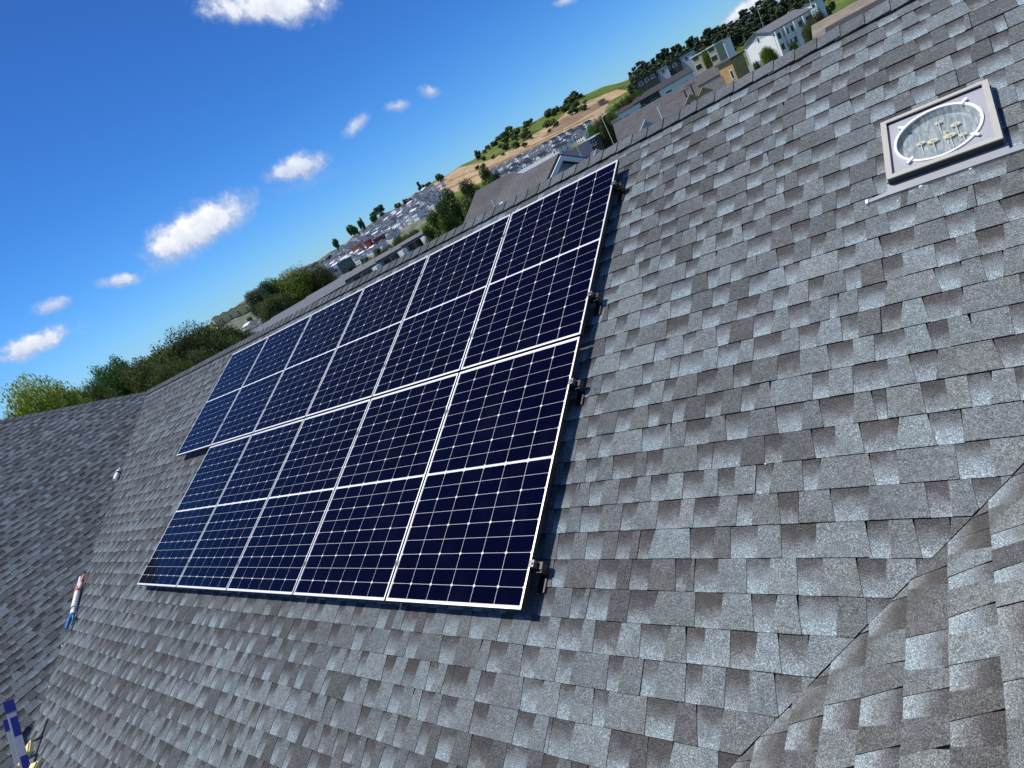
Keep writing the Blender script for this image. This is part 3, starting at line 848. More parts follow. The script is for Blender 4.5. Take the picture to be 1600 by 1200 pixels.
def gable_house(label, A, B, hf, hb, pitch, base_z, roof, wall, cat='house', group=None, over=.35, wins=(), end_wins=(), trim=None, name='house'):
    """ridge A->B (level). front = the side towards the camera (-Y local)"""
    A, B = Vector(A), Vector(B); B.z = A.z
    mid = (A + B) / 2; X = (B - A).normalized(); L = (B - A).length / 2
    Y = Vector((-X.y, X.x, 0))
    if Y.dot(mid - Vector(CW)) < 0: X = -X; Y = -Y
    root = empty(name, mat=frame((mid.x, mid.y, base_z), X, Y, (0, 0, 1)))
    tag(root, label, cat, group)
    H = A.z - base_z; tp = math.tan(pitch); ef, eb = H - hf * tp, H - hb * tp
    rf = MB(); th = .12
    for s, hw in ((-1, hf), (1, hb)):
        y = s * (hw + over); z = H - (hw + over) * tp
        t4 = [(-L - over, 0, H), (L + over, 0, H), (L + over, y, z), (-L - over, y, z)]
        if s > 0: t4 = t4[::-1]
        rf.poly([(p[0], p[1], p[2] + th) for p in t4][::-1]); rf.poly([(p[0], p[1], p[2]) for p in t4])
        for i in range(4):
            p, q = t4[i], t4[(i + 1) % 4]
            if abs(p[1]) < 1e-6 and abs(q[1]) < 1e-6: continue
            rf.poly([p, q, (q[0], q[1], q[2] + th), (p[0], p[1], p[2] + th)])
    rf.build('roof', roof, root)
    if trim is not None:
        for sx_ in (-1, 1):
            bb = MB()
            for s, hw in ((-1, hf), (1, hb)):
                x0 = sx_ * (L + over + .03); m0 = Vector((x0, s * (hw + over) / 2, H - (hw + over) * tp / 2 - .03)); dv_ = Vector((0, s * (hw + over), -(hw + over) * tp))
                bb.obox(m0, (.025, 0, 0), dv_ / 2, Vector((0, 0, .075)))
            bb.build('barge_board', trim, root)
    w = MB(); H2 = H - .02
    w.poly([(-L, -hf, 0), (L, -hf, 0), (L, -hf, ef - .02), (-L, -hf, ef - .02)])
    w.poly([(L, hb, 0), (-L, hb, 0), (-L, hb, eb - .02), (L, hb, eb - .02)])
    for x, o in ((-L, 1), (L, -1)):
        pts = [(x, hb, 0), (x, -hf, 0), (x, -hf, ef - .02), (x, 0, H2), (x, hb, eb - .02)]
        w.poly(pts if o > 0 else pts[::-1])
    w.build('wall', wall, root)
    for (x, z, ww, hh) in wins:
        if z < 0: z = ef + z
        f = MB(); f.box((x - ww / 2 - .06, -hf - .05, z - .06), (x + ww / 2 + .06, -hf + .02, z + hh + .06)); wd = f.build('window', trim or TRIM, root)
        g_ = MB(); g_.poly([(x - ww / 2, -hf - .053, z), (x + ww / 2, -hf - .053, z), (x + ww / 2, -hf - .053, z + hh), (x - ww / 2, -hf - .053, z + hh)]); g_.build('pane', m_glass, wd)
    for (sx_, y, z, ww, hh) in end_wins:
        x = sx_ * L
        f = MB(); xs = sorted((x - sx_ * .02, x + sx_ * .05)); f.box((xs[0], y - ww / 2 - .06, z - .06), (xs[1], y + ww / 2 + .06, z + hh + .06)); wd = f.build('window', trim or TRIM, root)
        xx = x + sx_ * .053
        g_ = MB(); g_.poly([(xx, y - ww / 2, z), (xx, y + ww / 2, z), (xx, y + ww / 2, z + hh), (xx, y - ww / 2, z + hh)][::int(sx_)]); g_.build('pane', m_glass, wd)
    return root


def flat_block(label, P, rot, w, d, h, wall, roof, wins=(), cat='building', group=None, name='building', parapet=.3, bands=0):
    root = empty(name, loc=P, rz=rot); tag(root, label, cat, group)
    m_ = MB()
    for a, b_ in (((-w, -d), (w, -d)), ((w, -d), (w, d)), ((w, d), (-w, d)), ((-w, d), (-w, -d))):
        m_.poly([(*a, 0), (*b_, 0), (*b_, h), (*a, h)])
    m_.build('wall', wall, root)
    r = MB(); r.box((-w - .25, -d - .25, h + .002), (w + .25, d + .25, h + parapet)); r.build('roof', roof, root)
    for (x, z, ww, hh) in wins:
        f = MB(); f.box((x - ww / 2 - .1, -d - .06, z - .1), (x + ww / 2 + .1, -d + .02, z + hh + .1)); wd = f.build('window', TRIM, root)
        g_ = MB(); g_.poly([(x - ww / 2, -d - .063, z), (x + ww / 2, -d - .063, z), (x + ww / 2, -d - .063, z + hh), (x - ww / 2, -d - .063, z + hh)]); g_.build('pane', m_glass, wd)
    return root


def tz_(P): return float(terr(P.x, P.y))


def face_rot(P, extra=0.0):
    """rotation that turns local -Y towards the camera"""
    return math.atan2(P.y - CW[1], P.x - CW[0]) - PI / 2 + extra


# ---- the neighbour just behind our ridge: hip peak + lower gable wing, grey shingles
pk = at(756, 292, 21)
nb = empty('neighbour_house', mat=frame((pk.x, pk.y, GZ), *[Vector(v) for v in ((math.cos(face_rot(pk)), math.sin(face_rot(pk)), 0), (-math.sin(face_rot(pk)), math.cos(face_rot(pk)), 0), (0, 0, 1))]))
tag(nb, 'grey shingled neighbouring house with a hipped peak just beyond the ridge, beside the conifers', 'house')
Hh = pk.z - GZ
rf = MB()
e = 6.0; dr = e * .46
pkl = (-.3, 0, Hh); pkr = (.9, 0, Hh)
rf.poly([pkl, (-e * .62, -e, Hh - dr), (e * .95, -e, Hh - dr), pkr][::1])
rf.poly([pkr, (e * .95, -e, Hh - dr), (e * .95, e, Hh - dr)])
rf.poly([pkr, (e * .95, e, Hh - dr), (-e * .62, e, Hh - dr), pkl])
rf.poly([pkl, (-e * .62, e, Hh - dr), (-e * .62, -e, Hh - dr)])
rf.build('roof', RF_SLATE, nb)
m_ = MB(); m_.box((-e * .58, -e * .93, 0), (e * .9, e * .93, Hh - dr - .1)); m_.build('wall', WL_GREY, nb)
A = at(800, 287, 20.2); B = at(866, 252, 19.0)
gable_house('low grey shingled gable wing with white-edged end wall, butting against the hipped neighbour', A, B, 4.2, 4.2, math.radians(24), GZ, RF_SLATE, WL_LAV, trim=TRIM, over=.25)
pp = at(771, 316, 16.6)
vp_ = MB(); vp_.tube([pp + Vector((0, 0, -.25)), pp + Vector((0, 0, .08))], .028, 8); vp_.tube([pp + Vector((0, 0, -.14)), pp + Vector((.2, .1, -.12))], .028, 8)
vo = vp_.build('vent_pipe', TRIM); tag(vo, 'white L shaped vent pipe sticking out of the neighbouring grey roof', 'vent pipe')

# ---- big slate roofs to the right of it
def up(P, dz): return Vector((P.x, P.y, P.z + dz))


A = at(963, 193, 70); B = at(1080, 131, 70)
gable_house('broad slate grey roof with small gablets beyond the ridge, right of the panels', A, B, 8.5, 7, math.radians(21), -7.8, RF_SLATE, WL_GREY, wins=((-2, -2, 1.6, 1.2), (2, -2, 1.6, 1.2)))
for (x, y, d, ww, lab, wl_) in ((1008, 189, 56, .85, 'small white edged gablet with a blue-grey face on the broad slate roof', WL_LAV), (1078, 149, 56, .6, 'small ochre framed gablet lower left of the pair on the slate roof', WL_BEIGE), (1098, 138, 57, .6, 'small ochre framed gablet upper right of the pair on the slate roof', WL_BEIGE), (932, 235, 50, .6, 'tiny tan gablet nearest the panel corner, seen over the ridge', WL_LAV)):
    P = at(x, y, d); rot = face_rot(P, .15)
    g = empty('gablet', loc=P, rz=rot); tag(g, lab, 'gablet')
    m_ = MB(); k6 = ww * .85; m_.poly([(-ww, 0, -k6), (ww, 0, -k6), (0, 0, 0)]); m_.build('face', wl_, g)
    t_ = MB()
    for s in (-1, 1):
        t_.obox((s * ww * .5, -.06, -k6 * .47), (s * ww * .56, 0, -k6 * .56), (0, .07, 0), (.04 * s, 0, .06))
    t_.build('barge_board', TRIM if wl_ is WL_LAV else WL_OCHRE, g)
    r_ = MB()
    for s in (-1, 1): r_.poly([(0, .0, .045), (s * ww * 1.08, .0, -k6), (s * ww * 1.08, 2.2, -k6), (0, 2.2, .045)])
    r_.build('roof', RF_SLATE, g)
for (x, y, d, lab) in ((1031, 175, 58, 'short white pipe on the broad slate roof'),):
    P = at(x, y, d); v_ = MB(); v_.tube([up(P, -.7), up(P, .45)], .07, 8); o = v_.build('vent_pipe', TRIM); tag(o, lab, 'vent pipe')
for (x, y, d, lab) in ((1081, 138, 58, 'dark flue pipe with a cross piece standing by the ochre gablets'), (1071, 147, 57, 'thin dark flue left of the ochre gablets')):
    P = at(x, y, d); v_ = MB(); v_.tube([up(P, -1.3), up(P, .35)], .06, 8); v_.tube([up(P, .33) - Vector((.4, 0, 0)), up(P, .33) + Vector((.4, 0, 0))], .05, 6)
    o = v_.build('flue', WL_DARK); tag(o, lab, 'flue')
# house with long low roof and ochre end wall
A = at(1062, 134, 132); B = at(1150, 84, 132)
gable_house('long low grey roofed house with dark windows, left of the ochre plywood end', A, B, 6, 5, math.radians(14), -9.5, RF_SLATE, WL_LAV, wins=[(x, -1.5, 1.3, 1.1) for x in (-3.5, -1.2, 1, 3.4)])
P = at(1141, 94, 122); flat_block('ochre plywood clad box with a dark post, below the white apartment block', Vector((P.x, P.y, -9)), face_rot(P, -.75), 1.5, 1.5, P.z + 9, WL_OCHRE, RF_SLATE, wins=((.8, 5.4, .5, 1.3),))
A = at(1090, 141, 105); B = at(1126, 121, 105)
gable_house('grey roofed house in front of the ochre box with a window under its eave', A, B, 4, 4, math.radians(20), -9.2, RF_SLATE, WL_LAV, wins=((-.8, -1.4, 1.0, 1.0), (.8, -1.4, 1.0, 1.0)))
# parked white vans / trailers seen over the ridge
def van(label, P, rot, L=4.8, h=2.0):
    root = empty('van', loc=P, rz=rot); tag(root, label, 'van')
    b_ = MB(); w = .95
    prof = [(-L / 2, .35), (L / 2, .35), (L / 2, .95), (L / 2 - .9, 1.15), (L / 2 - 1.5, h), (-L / 2, h)]
    for i in range(len(prof)):
        p, q = prof[i], prof[(i + 1) % len(prof)]
        b_.poly([(p[0], -w, p[1]), (p[0], w, p[1]), (q[0], w, q[1]), (q[0], -w, q[1])])
    b_.poly([(p[0], -w, p[1]) for p in prof]); b_.poly([(p[0], w, p[1]) for p in prof][::-1])
    b_.build('body', TRIM, root)
    for x in (-L * .3, L * .3):
        for y in (-w, w):
            t_ = MB(); t_.tube([(x, y - .1, .33), (x, y + .1, .33)], .33, 12); t_.build('wheel', WL_DARK, root)
    g_ = MB(); g_.poly([(L / 2 - .92, -w * .85, 1.19), (L / 2 - .92, w * .85, 1.19), (L / 2 - 1.42, w * .85, h - .08), (L / 2 - 1.42, -w * .85, h - .08)])
    for y in (-w - .003,): g_.poly([(L / 2 - 1.45, y, 1.2), (L / 2 - 1.1, y, 1.2), (L / 2 - 1.55, y, h - .15), (L / 2 - 2.2, y, h - .15), (L / 2 - 2.2, y, 1.2)])
    g_.build('window', m_glass, root)
    return root


P = hit(1036, 141, 100); van('white box van parked by the dark sheds beyond the slate roof', P, face_rot(P, .2), 6.5, 2.9)
P = at(1172, 105, 150); fz_ = MB(); fz_.box((-2.2, -.1, 0), (2.2, .1, 1.5)); fo = fz_.build('fence', TRIM); fo.location = (P.x, P.y, P.z - 1.2); fo.rotation_euler = (0, 0, face_rot(P, -.1)); tag(fo, 'white fence panel in front of the white apartment block', 'fence')
# ---- white apartment block
P0 = at(1163, 97, 205); zb = tz_(P0) - 1
Lc, Rc = at(1157, 73, 205), at(1204, 48, 205)
cor = at(1206, 50, 205); far_ = at(1249, 25, 211)
th_ = math.radians(46); Aax = Vector((math.cos(th_), math.sin(th_), 0)); Gv = Vector((-math.sin(th_), math.cos(th_), 0))
wid, Llen = 13.0, 12.5
mid = cor + Gv * wid / 2
eave_z = cor.z
ridge = eave_z + wid / 2 * .28
ap = empty('apartment_block', mat=frame((mid.x, mid.y, zb), Aax, Gv, (0, 0, 1)))
tag(ap, 'white three storey apartment block with a grey gabled roof, standing above the ridge', 'apartment block')
He, Hr = eave_z - zb, ridge - zb; hw = wid / 2
w_ = MB()
w_.poly([(0, -hw, 0), (0, -hw, He), (0, 0, Hr), (0, hw, He), (0, hw, 0)]); w_.poly([(Llen, -hw, 0), (Llen, hw, 0), (Llen, hw, He), (Llen, 0, Hr), (Llen, -hw, He)])
w_.poly([(0, -hw, 0), (Llen, -hw, 0), (Llen, -hw, He), (0, -hw, He)]); w_.poly([(Llen, hw, 0), (0, hw, 0), (0, hw, He), (Llen, hw, He)])
w_.build('wall', WL_WHITE, ap)
r_ = MB(); ov = .5
for s in (-1, 1):
    q4 = [(-ov, 0, Hr), (Llen + ov, 0, Hr), (Llen + ov, s * (hw + ov), He - ov * .28), (-ov, s * (hw + ov), He - ov * .28)]
    r_.poly([(p[0], p[1], p[2] + .3) for p in q4]); r_.poly([(p[0], p[1], p[2] + .03) for p in q4])
    for i in range(4):
        p, q = q4[i], q4[(i + 1) % 4]
        if p[1] == 0 and q[1] == 0: continue
        r_.poly([(*p[:2], p[2] + .03), (*q[:2], q[2] + .03), (*q[:2], q[2] + .3), (*p[:2], p[2] + .3)])
r_.build('roof', RF_GREY, ap)
gb = MB(); gb.poly([(-.02, -hw, He - .3), (-.02, 0, Hr - .05), (-.02, hw, He - .3)]); gb.build('gable_panel', WL_LAV, ap)
for j, z in enumerate((He - 2.6, He - 5.6, He - 8.6)):
    for i in range(5):
        x = Llen * (i + .5) / 5
        f = MB(); f.box((x - 1.0, -hw - .08, z - .1), (x + 1.0, -hw + .02, z + 1.7)); wd = f.build('window', TRIM, ap)
        g_ = MB(); g_.poly([(x - .85, -hw - .083, z), (x + .85, -hw - .083, z), (x + .85, -hw - .083, z + 1.55), (x - .85, -hw - .083, z + 1.55)]); g_.build('pane', m_glass, wd)
for x in np.linspace(.3, Llen - .3, 5):
    c_ = MB(); c_.box((x - .18, -hw - 1.0, 0), (x + .18, -hw - .081, He - .3)); c_.build('fin_wall', WL_WHITE, ap)
for y, z in ((0, He - .9), (-hw * .55, He - 5.2)):
    f = MB(); f.box((-.08, y - .5, z), (.02, y + .5, z + 1.5)); wd = f.build('window', TRIM, ap)
    g_ = MB(); g_.poly([(-.083, y + .4, z + .1), (-.083, y - .4, z + .1), (-.083, y - .4, z + 1.4), (-.083, y + .4, z + 1.4)]); g_.build('pane', m_glass, wd)
sideb = MB(); sideb.box((1.0, hw + .01, 0), (Llen * .6, hw + 2.6, He - .8)); sideb.build('stair_wing', WL_LAV, ap)
# ---- beige modern flat-roofed building, blue-grey long block behind
P = hit(1108, 88, 120); d_ = 250; P = at(1106, 84, d_)
flat_block('beige flat roofed modern building with white framed balconies, left of the white apartment block', Vector((P.x, P.y, tz_(P) - 1)), face_rot(P, -.45), 4.6, 3, P.z - tz_(P) + 2.4, WL_BEIGE, TRIM,
           wins=[(x, z, 2.2, 1.7) for x in (-3, 3) for z in (P.z - tz_(P) - 2.2, P.z - tz_(P) + .9)] + [(0, P.z - tz_(P) + 1.0, 1.2, 1.6)])
P = at(1124, 72, 262); flat_block('small white rooftop storey behind the beige building', Vector((P.x, P.y, tz_(P) - 1)), face_rot(P, -.45), 3.2, 3, P.z - tz_(P) + 2.0, WL_WHITE, RF_LIGHT, wins=((0, P.z - tz_(P) + .2, 3.5, 1.2),))
for i, (x, y, hw_) in enumerate(((1014, 124, 5), (1030, 116, 5.5), (1048, 106, 5.5), (1066, 96, 5.5))):
    P = at(x, y, 330)
    flat_block('blue-grey terrace unit below the pines, ' + ('leftmost of four', 'second of four from the left', 'third of four from the left', 'rightmost of four')[i], Vector((P.x, P.y, tz_(P) - 1)), face_rot(P, -.2), hw_, 5, P.z - tz_(P) + 3.0, WL_LAV if i % 2 else WL_DARK, RF_DARK,
               wins=[(xx, P.z - tz_(P) + .4, 1.6, 1.6) for xx in (-3, 0, 3)], group='terrace units below the pines')
# ---- dark sheds / houses left of the van
for i, (x, y, hw_, wl_, lab) in enumerate(((1010, 152, 3, WL_DARK, 'long dark roofed shed row left of the white van'), (988, 166, 4, WL_WHITE, 'low white walled shed beside the dark trees'), (1054, 127, 4, WL_WHITE, 'low dark roofed house behind the white van'), (963, 190, 1.0, WL_WHITE, 'small white shed at the end of the slate roof'))):
    P = at(x, y, 170); h_ = P.z - tz_(P)
    A = P - Vector((math.cos(face_rot(P)), math.sin(face_rot(P)), 0)) * hw_; B = P + Vector((math.cos(face_rot(P)), math.sin(face_rot(P)), 0)) * hw_
    A.z = B.z = P.z + 1.2
    gable_house(lab, A, B, 3.5, 3.5, math.radians(18), tz_(P) - 1, RF_DARK, wl_, wins=[(xx, max(.6, h_ - 1.4), 1.4, 1.2) for xx in (-hw_ * .5, hw_ * .5)])
# ---- navy roof house and its small black and white neighbour
A = at(872, 246, 160); B = at(917, 221, 160)
gable_house('navy blue roofed house with pale walls just above the grey gable wing', A, B, 5.5, 5, math.radians(27), -11, RF_NAVY, WL_LAV, wins=((0, -1.8, 1.4, 1.2), (-2.0, -1.8, 1.2, 1.2)))
P = at(928, 221, 165); flat_block('black and white box house with white window frames beside the navy roof', Vector((P.x, P.y, tz_(P))), face_rot(P, -.4), 1.3, 1.5, P.z - tz_(P) + .9, WL_DARK, TRIM, wins=((-.6, P.z - tz_(P) - .8, .6, 1.2), (.6, P.z - tz_(P) - .8, .6, 1.2)))
# ---- top right neighbour roofs
A = at(1318, 38, 17.5); B = at(1440, -30, 17.5)
gable_house('dark tiled roof nearest the top edge, above the right end of the ridge', A, B, 5, 4, math.radians(20), GZ, RF_DARK, WL_GREY)
A = at(1284, 37, 30); B = at(1345, -12, 30)
gable_house('pale tan roof at the top edge behind the dark tiled roof', A, B, 3.5, 4, math.radians(9), GZ - 1, RF_TAN, WL_BEIGE)
P = at(1270, 8, 300); flat_block('small white house on the green slope at the top edge', Vector((P.x, P.y, tz_(P))), face_rot(P, -.5), 2.6, 2.6, P.z - tz_(P) + 1, WL_WHITE, RF_GREY, wins=((-1.5, P.z - tz_(P) - 1, 1.2, 1.2), (1.5, P.z - tz_(P) - 1, 1.2, 1.2)))

# ---- the long stepped terrace with grey metal roofs
TD = 115.0
units = [(384, 524, 424, 500), (424, 500, 478, 467), (478, 467, 535, 433), (535, 433, 585, 405), (585, 405, 626, 382), (626, 382, 662, 360)]
tl = ['farthest left', 'second from left', 'third from left', 'fourth from left', 'second from right', 'rightmost, beside the conifers']
for i, (x0, y0, x1, y1) in enumerate(units):
    A = at(x0, y0 - 1, TD); B = at(x1, y1 - 1, TD)
    zr = .5 * (A.z + B.z)
    X = Vector((B.x - A.x, B.y - A.y, 0)); L = X.length / 2; X.normalize(); Y = Vector((-X.y, X.x, 0))
    mid = (A + B) / 2
    if Y.dot(mid - Vector(CW)) < 0: Y = -Y; X = -X
    root = empty('terrace_unit', mat=frame((mid.x, mid.y, -9.5), X, Y, (0, 0, 1)))
    tag(root, 'grey metal roofed terrace unit behind the ridge, ' + tl[i], 'terrace house', 'stepped terrace behind the ridge')
    H = zr + 9.5; dep = (10, 8.5, 6.5, 4.2, 3.2, 2.6)[i]; dz = dep * .185
    step = .45
    r_ = MB()
    top = [(-L, 0, H), (L, 0, H), (L - .3, -dep, H - dz), (-L, -dep, H - dz)]
    r_.poly([(p[0], p[1], p[2] + .1) for p in top][::-1]); r_.poly(top)
    for k_ in range(4):
        p, q = top[k_], top[(k_ + 1) % 4]; r_.poly([p, q, (q[0], q[1], q[2] + .1), (p[0], p[1], p[2] + .1)])
    bk4 = [(-L, 0, H), (-L, 5, H - 5 * .185), (L, 5, H - 5 * .185), (L, 0, H)]
    r_.poly([(p[0], p[1], p[2] + .1) for p in bk4][::-1])
    r_.build('roof', RF_GREY, root)
    w_ = MB(); yf = -dep + .35
    w_.poly([(-L, yf, 0), (L, yf, 0), (L, yf, H - dz - .03), (-L, yf, H - dz - .03)]); w_.poly([(L, yf, 0), (L, 4.6, 0), (L, 4.6, H - 1), (L, 0, H - .03), (L, yf, H - dz - .03)]); w_.poly([(-L, 4.6, 0), (-L, yf, 0), (-L, yf, H - dz - .03), (-L, 0, H - .03), (-L, 4.6, H - 1)])
    w_.poly([(L, 4.6, 0), (-L, 4.6, 0), (-L, 4.6, H - 1), (L, 4.6, H - 1)])
    w_.build('wall', WL_GREY, root)
    pw_ = MB(); nl = Vector((-.25, -.97, 0)); nl = Vector((nl.dot(X), nl.dot(Y), 0)).normalized(); tl_x = Vector((-nl.y, nl.x, 0)); pc = Vector((L * .82, yf - 1.0, (H - dz - .35) / 2))
    pw_.obox(pc, tl_x * .95, nl * .5, (0, 0, (H - dz - .35) / 2)); pw_.build('party_wall', TRIM, root)
    for pc_ in (1,):
        e_ = MB(); e_.box((-L + .05, -dep - .02, H - dz - .16), (L - .32, -dep + .12, H - dz - .004)); e_.build('fascia', WL_DARK, root)
    for (x, ww, hh) in ((-L * .35, 1.3, 1.5), (L * .25, 1.5, 1.5)):
        z = H - dz - .35 - hh
        f = MB(); f.box((x - ww / 2 - .05, yf - .04, z - .05), (x + ww / 2 + .05, yf + .01, z + hh + .05)); wd = f.build('window', WL_LAV, root)
        g_ = MB(); g_.poly([(x - ww / 2, yf - .043, z), (x + ww / 2, yf - .043, z), (x + ww / 2, yf - .043, z + hh), (x - ww / 2, yf - .043, z + hh)]); g_.build('pane', m_glass, wd)
    if i in (0, 3, 4):
        c_ = MB(); c_.tube([(L * .2, -1.2, H - .8), (L * .2, -1.2, H + .35)], .12, 8); c_.build('vent', TRIM, root)

# ------------------------------------------------------------------ far houses
def far_house_mesh(name, w, d, h, rp, wall, roof, kind):
    m_ = MB(); hw_, hd_ = w / 2, d / 2
    for a, b_ in (((-hw_, -hd_), (hw_, -hd_)), ((hw_, -hd_), (hw_, hd_)), ((hw_, hd_), (-hw_, hd_)), ((-hw_, hd_), (-hw_, -hd_))):
        m_.poly([(*a, -3), (*b_, -3), (*b_, h), (*a, h)], 0)
    o = .4
    if kind == 'hip':
        e4 = [(-hw_ - o, -hd_ - o, h), (hw_ + o, -hd_ - o, h), (hw_ + o, hd_ + o, h), (-hw_ - o, hd_ + o, h)]
        r = (hw_ - hd_) if hw_ > hd_ else .3
        a, b_ = (-max(r, .3), 0, h + rp), (max(r, .3), 0, h + rp)
        m_.poly([e4[0], e4[1], b_, a], 1); m_.poly([e4[1], e4[2], b_], 1); m_.poly([e4[2], e4[3], a, b_], 1); m_.poly([e4[3], e4[0], a], 1)
    elif kind == 'gable':
        m_.poly([(-hw_ - o, -hd_ - o, h), (-hw_ - o, 0, h + rp), (-hw_ - o, hd_ + o, h)][::-1], 0)
        a, b_ = (-hw_ - o - .05, 0, h + rp + .1), (hw_ + o + .05, 0, h + rp + .1)
        m_.poly([(-hw_ - o, -hd_ - o, h), (hw_ + o, -hd_ - o, h), b_, a], 1); m_.poly([(hw_ + o, hd_ + o, h), (-hw_ - o, hd_ + o, h), a, b_], 1)
        m_.poly([(hw_ + .01, -hd_, h), (hw_ + .01, hd_, h), (hw_ + .01, 0, h + rp)], 0); m_.poly([(-hw_ - .01, hd_, h), (-hw_ - .01, -hd_, h), (-hw_ - .01, 0, h + rp)], 0)
    elif kind == 'front':
        a, b_ = (0, -hd_ - o, h + rp), (0, hd_ + o, h + rp)
        m_.poly([(-hw_, -hd_ - .01, h), (hw_, -hd_ - .01, h), (0, -hd_ - .01, h + rp)], 0)
        m_.poly([(-hw_ - o, -hd_ - o, h - .2), a, b_, (-hw_ - o, hd_ + o, h - .2)], 1); m_.poly([(hw_ + o, hd_ + o, h - .2), b_, a, (hw_ + o, -hd_ - o, h - .2)], 1)
    else:
        m_.box((-hw_ - .3, -hd_ - .3, h + .01), (hw_ + .3, hd_ + .3, h + .5), 1)
    for z in np.arange(h - 1.9, .3, -2.8):
        for x in np.arange(-hw_ + 1.6, hw_ - .8, 2.6):
            m_.poly([(x - .65, -hd_ - .05, z), (x + .65, -hd_ - .05, z), (x + .65, -hd_ - .05, z + 1.3), (x - .65, -hd_ - .05, z + 1.3)], 2)
        m_.poly([(hw_ + .05, -.7, z), (hw_ + .05, .7, z), (hw_ + .05, .7, z + 1.3), (hw_ + .05, -.7, z + 1.3)], 2)
    return m_.build(name, [wall, roof, m_glass])


fw = plain('far_white_wall', (.84, .84, .85), .7, var=.05, scale=.2); fg = plain('far_grey_wall', (.33, .34, .37), .7); fc_ = plain('far_cream_wall', (.56, .46, .24), .7); fd = plain('far_charcoal_wall', (.05, .05, .06), .7)
rd = plain('far_dark_roof', (.028, .029, .038), .6, var=.2, scale=.3); rg_ = plain('far_grey_roof', (.07, .073, .09), .5, var=.15, scale=.3); rl = plain('far_light_roof', (.62, .63, .66), .45)
protos = [far_house_mesh('hill_house', 11, 8, 5.4, 1.9, fw, rd, 'hip'), far_house_mesh('hill_house', 9, 8, 5.6, 2.2, fw, rd, 'gable'), far_house_mesh('hill_house', 8, 9, 5.4, 2.4, fw, rg_, 'front'),
          far_house_mesh('hill_house', 12, 8, 5.2, .5, fw, rl, 'flat'), far_house_mesh('hill_house', 10, 8, 5.4, 1.8, fg, rd, 'hip'), far_house_mesh('hill_house', 14, 7, 5.4, 1.6, fw, rl, 'gable'), far_house_mesh('hill_house', 10, 8, 5.6, 1.9, fd, rd, 'gable')]
PL = ['white walled house with a hipped dark roof in the crowded suburb on the far hill', 'white house with a dark gabled roof crowded among others on the far hill', 'white house showing its grey gable end on the far hill', 'white house with a flat pale roof on the far hill suburb', 'grey walled house with a hipped dark roof on the far hill suburb', 'long white house with a pale metal roof on the far hill suburb', 'charcoal clad house with a dark gabled roof on the far hill suburb']
used = set(); rnd = random.Random(11); cnt = 0
for d in np.concatenate([np.arange(330, 520, 30), np.arange(520, 895, 19)]):
    az = 39.6 + rnd.random(); row_rz = rnd.choice((-.22, -.12, -.3)); i = 0
    while az < 61.5:
        amin = 44.5 if d < 480 else (40.6 if d < 700 else 39.4)
        if d < 575: amin = 53.0
        elif d < 640: amin = 45
        stepm = rnd.uniform(9, 13)
        if az >= amin and not (az > 56.3 and 560 < d < 800) and rnd.random() > .07 and cnt < 298:
            x = CW[0] - math.sin(math.radians(az)) * d; y = CW[1] + math.cos(math.radians(az)) * d
            if rnd.random() < .45: i = rnd.choices(range(7), (20, 20, 13, 18, 6, 17, 8))[0]
            o = protos[i] if i not in used else inst(protos[i])
            used.add(i)
            P = Vector((x, y, float(terr(x, y)))); o.location = P; o.rotation_euler = (0, 0, row_rz + rnd.uniform(-.05, .05))
            s = rnd.uniform(.68, .9); o.scale = (s, s, s * rnd.uniform(.92, 1.15))
            tag(o, PL[i], 'house', 'houses crowded on the far hill, kind %s' % ('hipped', 'gabled', 'gable end', 'flat', 'grey', 'long', 'charcoal')[i]); cnt += 1
        az += math.degrees(stepm / d)
# rows of houses below the earthworks
rowm = [far_house_mesh('row_house', 10, 8, 5.0, 2.2, fw, rd, 'gable'), far_house_mesh('row_house', 8, 9, 5.2, 2.4, fw, rd, 'front'), far_house_mesh('row_house', 11, 8, 5, 2, fg, rd, 'hip')]
RLb = ['white house with a dark gabled roof in the rows under the earthworks', 'white house turning its gable end forward in the rows under the earthworks', 'grey house with a hipped dark roof in the rows under the earthworks']
used = set()
for (xa, ya, xb, yb_, n, sc_) in ((774, 273, 920, 200, 12, .85), (790, 276, 905, 217, 8, .92), (806, 277, 874, 243, 4, 1.0), (884, 236, 914, 220, 2, .85)):
    for i in range(n):
        t = i / max(1, n - 1); P = hit(xa + (xb - xa) * t + rnd.uniform(-1, 1), ya + (yb_ - ya) * t, 120)
        j = rnd.choices((0, 1, 2), (5, 4, 2))[0]
        o = rowm[j] if j not in used else inst(rowm[j]); used.add(j)
        o.location = P; o.rotation_euler = (0, 0, -.22 + rnd.uniform(-.1, .1)); o.scale = (sc_ * .95, sc_ * .95, sc_ * .95)
        tag(o, RLb[j], 'house', 'houses in rows under the earthworks, kind %s' % ('gabled', 'gable end', 'hipped')[j])
P = hit(826, 268, 100); A = at(802, 274, 170); B = at(864, 244, 170); gable_house('long low pale roofed shed below the house rows, above the grey gable wing', A, B, 5, 5, math.radians(14), tz_(A) - 1, RF_LIGHT, WL_WHITE, name='shed')
